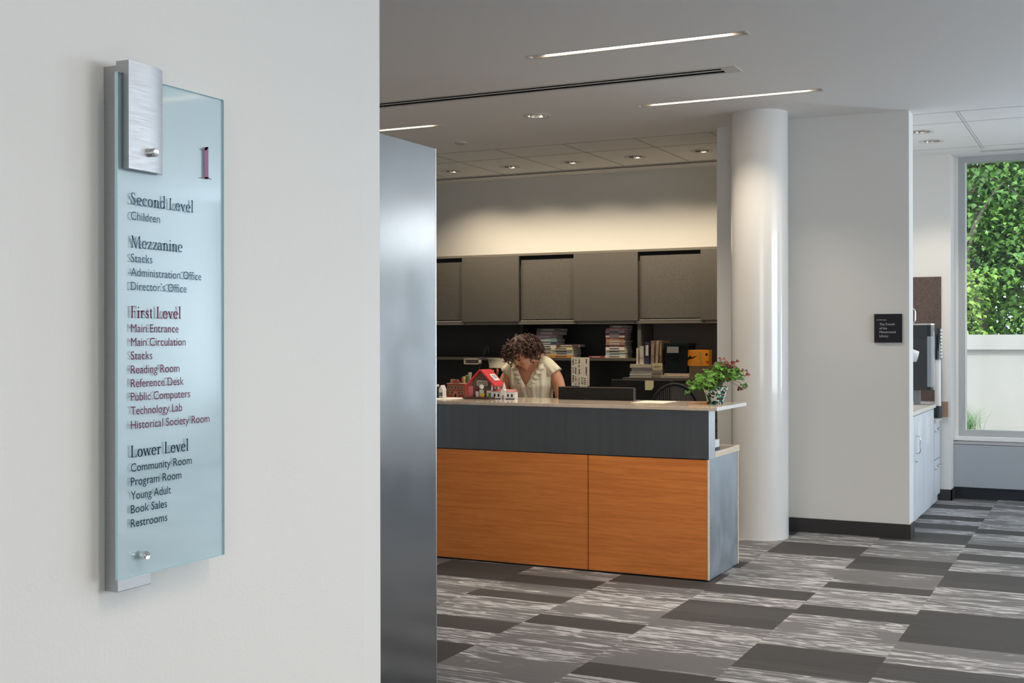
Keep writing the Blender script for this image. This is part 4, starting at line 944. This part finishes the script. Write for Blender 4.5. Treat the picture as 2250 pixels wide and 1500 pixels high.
for s_, P in ARMS.items():
    limb(P, [.052, .049, .045, .041, .036, .027])
    wv = Vector(P[-1]); dv = (Vector((P[-1][0] - P[-2][0], P[-1][1] - P[-2][1], -.012 / .3)) ).normalized(); dv = Vector((dv.x, dv.y, -.10)).normalized(); sv = Vector((-dv.y, dv.x, 0)).normalized()
    pc = wv + dv * .050 + Vector((0, 0, -.014))
    rm = Matrix((sv, dv, Vector((0, 0, 1)))).transposed()
    bd.ball(pc, (.038, .050, .014), 16, T=rm)
    for k, (o, L, r) in enumerate(((-.029, .058, .0078), (-.010, .070, .0085), (.010, .074, .0086), (.029, .066, .0082))):
        a = pc + sv * o + dv * .038; sp_ = sv * (o * .35)
        bd.tube(catmull([tuple(a - dv*.02), tuple(a + Vector((0, 0, .007))), tuple(a + dv*L*.5 + sp_*.5 + Vector((0, 0, .006))), tuple(a + dv*L*.85 + sp_ - Vector((0, 0, .004))), tuple(a + dv*L + sp_ - Vector((0, 0, .010)))], 3), [r*1.1]*4 + [r]*6 + [r*.85]*3, 10)
    ts = sv * (.034 if s_ * sv.x < 0 else -.034)     # thumb on the inner side
    th = pc + ts - dv * .025
    bd.tube(catmull([tuple(th), tuple(th + ts*.55 + dv*.022), tuple(th + ts*.9 + dv*.048 - Vector((0, 0, .004))), tuple(th + ts*.95 + dv*.066 - Vector((0, 0, .006)))], 3), [.012]*3 + [.0105]*4 + [.0085]*3, 10)
for s_ in (-1, 1):
    limb([(s_*.085, .075, .86), (s_*.09, .05, .62), (s_*.09, .045, .46), (s_*.092, .065, .26), (s_*.092, .075, .09)], [.088, .070, .054, .050, .034])
    bd.ball((s_*.095, .02, .045), (.038, .105, .034), 14)
body = bd.build('body', M_SKIN, pe, smooth=True)
md = body.modifiers.new('remesh', 'REMESH'); md.mode = 'VOXEL'; md.voxel_size = .0058; md.use_smooth_shade = True
sm = body.modifiers.new('smooth', 'SMOOTH'); sm.factor = .5; sm.iterations = 3
for s_ in (-1, 1):
    q = MB(); q.ball(HR @ Vector((s_*.031, -.074, .004)), (.014, .006, .005), 12, T=R3); q.build('eye', mat('eye_dark', (.03, .02, .015), .3), pe, smooth=True)
    q = MB(); q.tube([HR @ Vector((s_*.014, -.086, .030)), HR @ Vector((s_*.033, -.082, .036)), HR @ Vector((s_*.052, -.066, .029))], .0035, 6); q.build('eyebrow', M_HAIR, pe, smooth=True)
q = MB(); q.ball(HR @ Vector((0, -.083, -.054)), (.019, .005, .006), 12, T=R3); q.build('mouth', mat('lips', (.40, .10, .09), .4), pe, smooth=True)
# blouse with V neck and cap sleeves
bl = MB(); NZ, NA = 64, 120; idx = {}
for i in range(NZ + 1):
    z = .79 + (1.318 - .79) * i / NZ; cy, rx, ry = torso(z); ea = .012
    if z < 1.0: ea += (1.0 - z) * .12
    for k in range(NA):
        a = 2*PI*k/NA; e = ea + .0045 * math.sin(a*13) + .0025*math.sin(a*29 + i*.05) + (.018 * max(0, -math.sin(a))**2 * math.exp(-((z - 1.13)/.05)**2))
        bl.v.append((( rx + e)*math.cos(a), cy + (ry + e)*math.sin(a), z))
for i in range(NZ):
    for k in range(NA):
        k2 = (k + 1) % NA; q = [i*NA + k, i*NA + k2, (i+1)*NA + k2, (i+1)*NA + k]
        c = [sum(bl.v[j][w] for j in q)/4 for w in range(3)]
        if c[1] < torso(c[2])[0] and c[2] > 1.125 + abs(c[0] + .005)*1.9: continue
        if c[1] >= torso(c[2])[0] and c[2] > 1.305: continue
        bl.f.append(tuple(q)); bl.mi.append(0)
bo = bl.build('blouse', M_BLOUSE, pe, smooth=True, solid=.004)
for s_ in (-1, 1):
    sl = MB(); n = 40
    P = [(.085, -.018, 1.318, .060), (.120, -.012, 1.300, .066), (.155, -.008, 1.268, .066), (.176, -.008, 1.244, .068), (.190, -.008, 1.226, .073)]
    for j, (x, y, z, r) in enumerate(P):
        a = Vector(P[min(j+1, 4)][:3]) - Vector(P[max(j-1, 0)][:3]); a = Vector((a.x*s_, a.y, a.z)).normalized(); u = Vector((0, 1, 0)); w_ = a.cross(u).normalized()
        for k in range(n):
            an = 2*PI*k/n; rr_ = r * (1 + (.06*math.sin(an*9) if j > 2 else 0))
            sl.v.append(tuple(Vector((x*s_, y, z)) + u*rr_*math.cos(an) + w_*rr_*.80*math.sin(an)))
    for j in range(4):
        for k in range(n): k2 = (k+1) % n; sl.f.append((j*n+k, j*n+k2, (j+1)*n+k2, (j+1)*n+k)); sl.mi.append(0)
    sl.build('sleeve', M_BLOUSE, bo, smooth=True, solid=.004)
    rf_ = MB(); n = 26; vs = []; fs = []
    for k in range(n + 1):
        t = k / n; z = 1.125 + t*.185; x = s_*((z - 1.125)/1.9 + .004) ; cy, rx, ry = torso(z)
        y = cy - math.sqrt(max(.02, 1 - (x/(rx + .012))**2))*(ry + .016)
        wv_ = .040 + .012*math.sin(k*1.25); vs += [(x, y - .003, z), (x + s_*wv_*.5, y - .012 - .009*math.sin(k*1.25), z - .006), (x + s_*wv_, y + .003 + .012*t - .008*math.cos(k*1.25), z - .014)]
        if k:
            o = 3*(k-1); fs += [(o, o+1, o+4, o+3), (o+1, o+2, o+5, o+4)]
    rf_.add(vs, fs); rf_.build('ruffle', M_BLOUSE, bo, smooth=True, solid=.003)
ht = MB(); ht.rings([(0, .075, z, .178, .128) for z in (.70, .79, .84)], 28)
for s_ in (-1, 1):
    ht.tube(catmull([(s_*.09, .075, .80), (s_*.093, .05, .60), (s_*.094, .05, .44), (s_*.095, .07, .24), (s_*.095, .078, .07)], 4), [.098]*4 + [.085]*4 + [.074]*4 + [.068]*5, 18)
ht.build('trousers', mat('trousers_dark', (.02, .02, .025), .8), pe, smooth=True)
for s_ in (-1, 1): MB().rings([(s_*.095, .02, z, rx, ry) for z, rx, ry in ((0, .046, .115), (.03, .046, .115), (.06, .040, .095), (.085, .036, .05))], 20).build('shoe', M_BLACK, pe, smooth=True)
# curly hair
hr = MB(); rh = random.Random(5); n = 36; DN = R3.transposed() @ Vector((0, 0, -1))
cap = MB(); cap.ball((0, .026, .040), (.094, .108, .100), 36)
for f in cap.f:
    c = [sum(cap.v[j][w] for j in f)/len(f) for w in range(3)]
    if c[1] < -.030 and c[2] < .062: continue
    hr.f.append(f); hr.mi.append(0)
hr.v = [tuple(HR @ Vector(v)) for v in cap.v]
for k in range(380):
    th_ = rh.uniform(0, 2*PI); ph = math.acos(rh.uniform(-.55, 1)); d = Vector((math.sin(ph)*math.cos(th_), math.sin(ph)*math.sin(th_), math.cos(ph)))
    if d.y < -.30 and d.z < .42: continue
    p0 = Vector((0, .028, .038)) + Vector((d.x*.088, d.y*.102, d.z*.094)); L = rh.uniform(.060, .115); cr = rh.uniform(.006, .012); turns = rh.uniform(1.3, 2.4); ph0 = rh.uniform(0, 6)
    dn = (d*.45 + DN*.75 + Vector((rh.uniform(-.35, .35), rh.uniform(-.1, .55), rh.uniform(-.35, .1)))).normalized(); u = dn.orthogonal().normalized(); w_ = dn.cross(u); P = []
    for j in range(13):
        t = j/12; an = ph0 + t*turns*2*PI; P.append(HR @ (p0 + dn*L*t + d*.012*math.sin(t*PI) + (u*math.cos(an) + w_*math.sin(an))*cr*min(1, t*3)))
    hr.tube(P, [.0078 - .0040*j/12 for j in range(13)], 5)
hr.build('hair', M_HAIR, pe, smooth=True)

# ------------------------------------------------------------------ alcove by the window
CW = mat('alcove_cabinet_white', (.68, .71, .75), .4)
bc = thing('base_cabinet', 'pale grey base cabinet with doors in the alcove behind the plaque wall', 'cabinet', (-1.43, 9.60, 0))
MB().box(-.61, -.022, 0, 1.76, .0, .872).build('carcass', CW, bc)
for k, (a, b) in enumerate(((.004, .592), (.598, 1.105), (1.111, 1.756))):
    d = MB().box(-.022, 0, a, b, .07, .862).build('door', CW, bc)
    if k == 1:
        MB().tube(catmull([(0, a + .05, .56), (.032, a + .05, .57), (.034, a + .05, .63), (.032, a + .05, .69), (0, a + .05, .70)], 4), .005, 8).build('handle', M_CHROME, d, smooth=True)
        MB().ball((.004, a + .05, .50), .012).build('lock', M_CHROME, d, smooth=True)
        MB().box(0, .0015, a + .16, a + .34, .55, .80).build('notice_sheet', mat('sheet_alcove', (.76, .77, .78), .6), d)
    if k == 2: MB().box(0, .0015, .12 + a, .34 + a, .58, .82).build('notice_sheet', mat('sheet_alcove', (.76, .77, .78), .6), d)
at = mat('alcove_top', (.70, .66, .61), .3)
tag(MB().box(-.62, .018, -.005, 1.772, .0, .032).build('counter_top', at, None, (-1.43, 9.60, .873), bevel=.003), 'cream upper counter top on the alcove cabinets', 'counter')
fc = thing('drawer_cabinet', 'pale grey two drawer cabinet under the lower counter beside the pier', 'cabinet', (-1.43, 11.375, 0))
MB().box(-.61, -.022, 0, .405, 0, .735).build('carcass', CW, fc)
for z0, z1 in ((.07, .395), (.405, .73)):
    d = MB().box(-.022, 0, .004, .402, z0, z1).build('drawer', CW, fc)
    MB().tube(catmull([(0, .20, z1 - .06), (.028, .21, z1 - .06), (.03, .27, z1 - .06), (.028, .33, z1 - .06), (0, .34, z1 - .06)], 4), .006, 8).build('handle', M_CHROME, d, smooth=True)
    MB().ball((.004, .05, z1 - .07), .012).build('lock', M_CHROME, d, smooth=True)
tag(MB().box(-.62, .02, 0, .405, 0, .030).build('counter_top', at, None, (-1.43, 11.375, .736), bevel=.003), 'lower cream counter top against the window pier', 'counter')
uc = thing('wall_cabinet', 'white wall cabinet whose handle shows past the plaque wall edge', 'cabinet', (-1.47, 9.60, 1.50))
MB().box(-.575, -.02, 0, .65, 0, .9).build('carcass', CW, uc)
d = MB().box(-.02, 0, .003, .647, 0.003, .897).build('door', CW, uc)
MB().tube(catmull([(0, .60, .115), (.040, .60, .120), (.045, .60, .17), (.040, .60, .22), (0, .60, .225)], 4), .0055, 8).build('handle', M_CHROME, d, smooth=True)
tb = tag(MB().box(-.27, 0, -.012, 0, 0, 1.148).build('tackboard', mat('brown_tackboard', (.105, .075, .066), .9, var=.3, scale=120), None, (-1.417, 11.789, .908)), 'brown fabric tackboard on the pier above the alcove counter', 'tackboard')
cm_ = thing('coffee_machine', 'white machine with a protruding spout half hidden by the plaque wall', 'coffee machine', (-1.50, 10.02, .905))
MB().box(-.40, -.005, 0, .24, 0, .585).build('body', M_WHITE, cm_, bevel=.01)
MB().tube([(-.01, .20, .445), (.05, .22, .445), (.085, .23, .435)], [(.05, .05), (.05, .05), (.04, .045)], 14).build('spout', M_WHITE, cm_, smooth='auto')
MB().box(-.006, .012, .03, .22, .50, .53).box(-.006, .04, .14, .25, .498, .515).build('control_strip', M_BLACK, cm_)
MB().lathe([(.012, 0), (.012, .01)], n=12, T=Matrix.Translation((-.005, .17, .555)) @ Matrix.Rotation(PI/2, 4, 'Y')).build('button', M_BLACK, cm_)
bd_ = thing('dispenser_tower', 'tall glossy black dispenser with curved front on the alcove counter', 'dispenser', (-1.475, 11.20, .905))
pf = [(-.13, -.09), (.02, -.09), (.05, -.075), (.068, -.04), (.072, 0), (.068, .04), (.05, .075), (.02, .09), (-.13, .09)]
MB().prism(pf, .13, .705, axis='z').build('body', mat('gloss_black', (.006, .010, .014), .08, coat=.6), bd_, bevel=.003)
MB().prism([(a*1.02, b*1.02) for a, b in pf], .70, .712, axis='z').build('top_cap', M_CHROME, bd_)
MB().prism([(.022, -.0905), (.0515, -.0765), (.070, -.041), (.0735, -.002), (.070, .0), (.02, -.05)], .16, .60, axis='z').build('front_window', mat('smoked_panel', (.30, .33, .36), .1, .4), bd_)
MB().box(-.10, -.05, -.04, .04, 0, .13).build('leg', mat('leg_grey', (.20, .21, .24), .4, .5), bd_)
ct_ = thing('cup_dispenser', 'narrow black and white cup dispenser standing on the lower counter', 'dispenser', (-1.425, 11.60, .767))
MB().lathe([(.040, 0), (.040, .11)], n=24).build('base', mat('base_smoke', (.02, .032, .036), .2), ct_, smooth='auto')
MB().lathe([(.028, .11), (.028, .53)], n=24).build('cup_sleeve', M_WHITE, ct_, smooth='auto')
MB().lathe([(.036, .53), (.036, .80), (.030, .815)], n=24).build('upper_tube', mat('gloss_black', (.006, .010, .014), .08), ct_, smooth='auto')
q = MB()
for k in range(9): q.ball((.030, -.012, .55 + k*.030), (.013, .016, .014), 10)
q.build('cup_rims', M_WHITE, ct_, smooth=True)
tag(MB().box(-.03, .03, 0, .02, 0, .14).build('wood_block', mat('tan_block', (.33, .20, .14), .6), None, (-1.388, 11.755, .767)), 'small tan board leaning at the back of the lower counter', 'board')

# ------------------------------------------------------------------ outdoors
struct('ground', B(-30, 30, 12.25, 60, .30, .42), mat('paving', (.40, .38, .35), .9, var=.2, scale=6), 'pale ground outside the window')
ow = MB(); ow.box(-14, 14, 14.9, 15.1, .42, 1.53)
ow.box(-14, 14, 14.86, 15.14, 1.36, 1.53); struct('wall_outside', ow, mat('outdoor_render', (.52, .50, .48), .85, var=.05, scale=2, stretch=(1, 1, .3)), 'low pale rendered garden wall outside the window')
LEAFS = [mat('tree_leaf_a', (.085, .20, .045), .5, var=.55, scale=3, spec=.35), mat('tree_leaf_b', (.13, .27, .05), .5, var=.5, scale=3, spec=.35), mat('tree_leaf_c', (.045, .13, .045), .45, var=.5, scale=4, spec=.5)]
M_BARK = mat('bark', (.22, .19, .15), .9, var=.4, scale=12)
def tree(name, lab, x, y, h, w, nleaf, ml, seed, z0=.42, path=None, low=.18, lsize=.11, tr=.07, cat='tree', grp='trees behind the garden wall'):
    r = random.Random(seed); t = thing(name, lab, cat, (x, y, z0), 0, grp)
    P = path or [(0, 0, 0), (.08*w, 0, h*.3), (-.05*w, .05*w, h*.6), (.06*w, 0, h*.92)]
    cv = catmull(P, 6); tk = MB().tube(cv, [tr*(1 - .75*i/(len(cv)-1)) for i in range(len(cv))], 10)
    cl = []
    for k in range(26):
        a = r.uniform(0, 2*PI); q = r.uniform(low, 1.0); rad = w*.5*r.uniform(.25, 1)*(1.15 - .55*abs(q - .45))
        c = Vector((rad*math.cos(a), rad*math.sin(a)*.7, h*q)); cl.append(c)
        st = Vector(cv[int((len(cv)-1)*min(1, q*.8))]); tk.tube(catmull([tuple(st), tuple(st.lerp(c, .5) + Vector((0, 0, .12))), tuple(c)], 4), [tr*.30]*5 + [tr*.12]*4, 5)
    tk.build('trunk', M_BARK, t, smooth=True)
    fo = MB()
    for k in range(int(nleaf*1.5)):
        c = r.choice(cl); s_ = w*.21
        p = c + Vector((r.gauss(0, s_), r.gauss(0, s_*.8), r.gauss(0, s_*.62)))
        if p.z < h*low*.5: continue
        dd = Vector((r.uniform(-1, 1), r.uniform(-1, .6), r.uniform(-.9, .15))); L = lsize*.78*r.uniform(.6, 1.25)
        leafshape(fo, p, dd, Vector((r.uniform(-.4, .4), r.uniform(-.8, .2), 1)), L, L*.75, 0, .18)
    fo.build('foliage', ml, t)
tree('tree', 'leafy tree with a pale curving trunk in the middle of the window view', -1.72, 17.2, 5.4, 2.5, 4200, LEAFS[0], 3, path=[(.10, -.3, 0), (.22, -.5, 1.1), (.10, -.7, 1.75), (-.06, -.85, 2.35), (-.28, -.9, 2.95), (-.45, -.9, 3.7), (-.4, -.6, 4.9)], lsize=.12, tr=.075)
tree('tree', 'bright leafy tree filling the right side of the window view', -.55, 16.7, 4.6, 2.3, 5200, LEAFS[1], 8, lsize=.11)
tree('tree', 'ivy dark tree at the upper right of the window view', -1.05, 18.6, 7.0, 2.4, 6500, LEAFS[2], 12, lsize=.10, low=.25)
tree('tree', 'tall shaded tree behind the curving trunk', -2.5, 19.6, 6.8, 3.2, 8000, LEAFS[2], 15, lsize=.16, low=.12)
tree('tree', 'broad tree beyond the window at its hidden left', -4.4, 18.0, 6.0, 3.4, 4500, LEAFS[0], 18, lsize=.14)
tree('tree', 'broad tree beyond the window at its hidden right', 1.3, 18.0, 6.4, 3.2, 5000, LEAFS[1], 22, lsize=.14)
tree('tree', 'farthest dark tree closing the view behind the garden wall', -1.6, 22.5, 8.5, 6.0, 12000, LEAFS[2], 29, lsize=.26, low=.08)
tree('tree', 'far tree behind the garden wall toward the wide windows', 4.4, 20.0, 7.0, 5.0, 4500, LEAFS[0], 31, lsize=.2)
tree('shrub', 'small bright shrub rising over the garden wall by the window frame', -1.70, 15.95, 1.9, .75, 420, mat('shrub_leaf', (.28, .46, .08), .5, var=.3, scale=5), 41, lsize=.10, low=.45, tr=.015, cat='shrub', grp='shrubs by the garden wall')
og = thing('ornamental_grass', 'tuft of green ornamental grass at the foot of the garden wall', 'grass', (-1.50, 14.2, .42))
gb = MB(); r = random.Random(6)
for k in range(420):
    a = r.uniform(0, 2*PI); q = r.uniform(.05, .42); b0 = Vector((r.gauss(0, .07), r.gauss(0, .06), 0)); L = r.uniform(.20, .48)
    P = [b0 + Vector((math.cos(a)*q*t*t, math.sin(a)*q*t*t*.7, L*t*(1 - .25*t))) for t in (0, .35, .7, 1)]
    s_ = Vector((-math.sin(a), math.cos(a), 0))*.0035; o = len(gb.v)
    for j, p in enumerate(P): gb.v += [tuple(p - s_*(1 - j/3.2)), tuple(p + s_*(1 - j/3.2))]
    for j in range(3): gb.f.append((o+2*j, o+2*j+1, o+2*j+3, o+2*j+2)); gb.mi.append(0)
gb.build('blades', mat('grass_blade', (.16, .34, .10), .6, var=.3, scale=6), og)
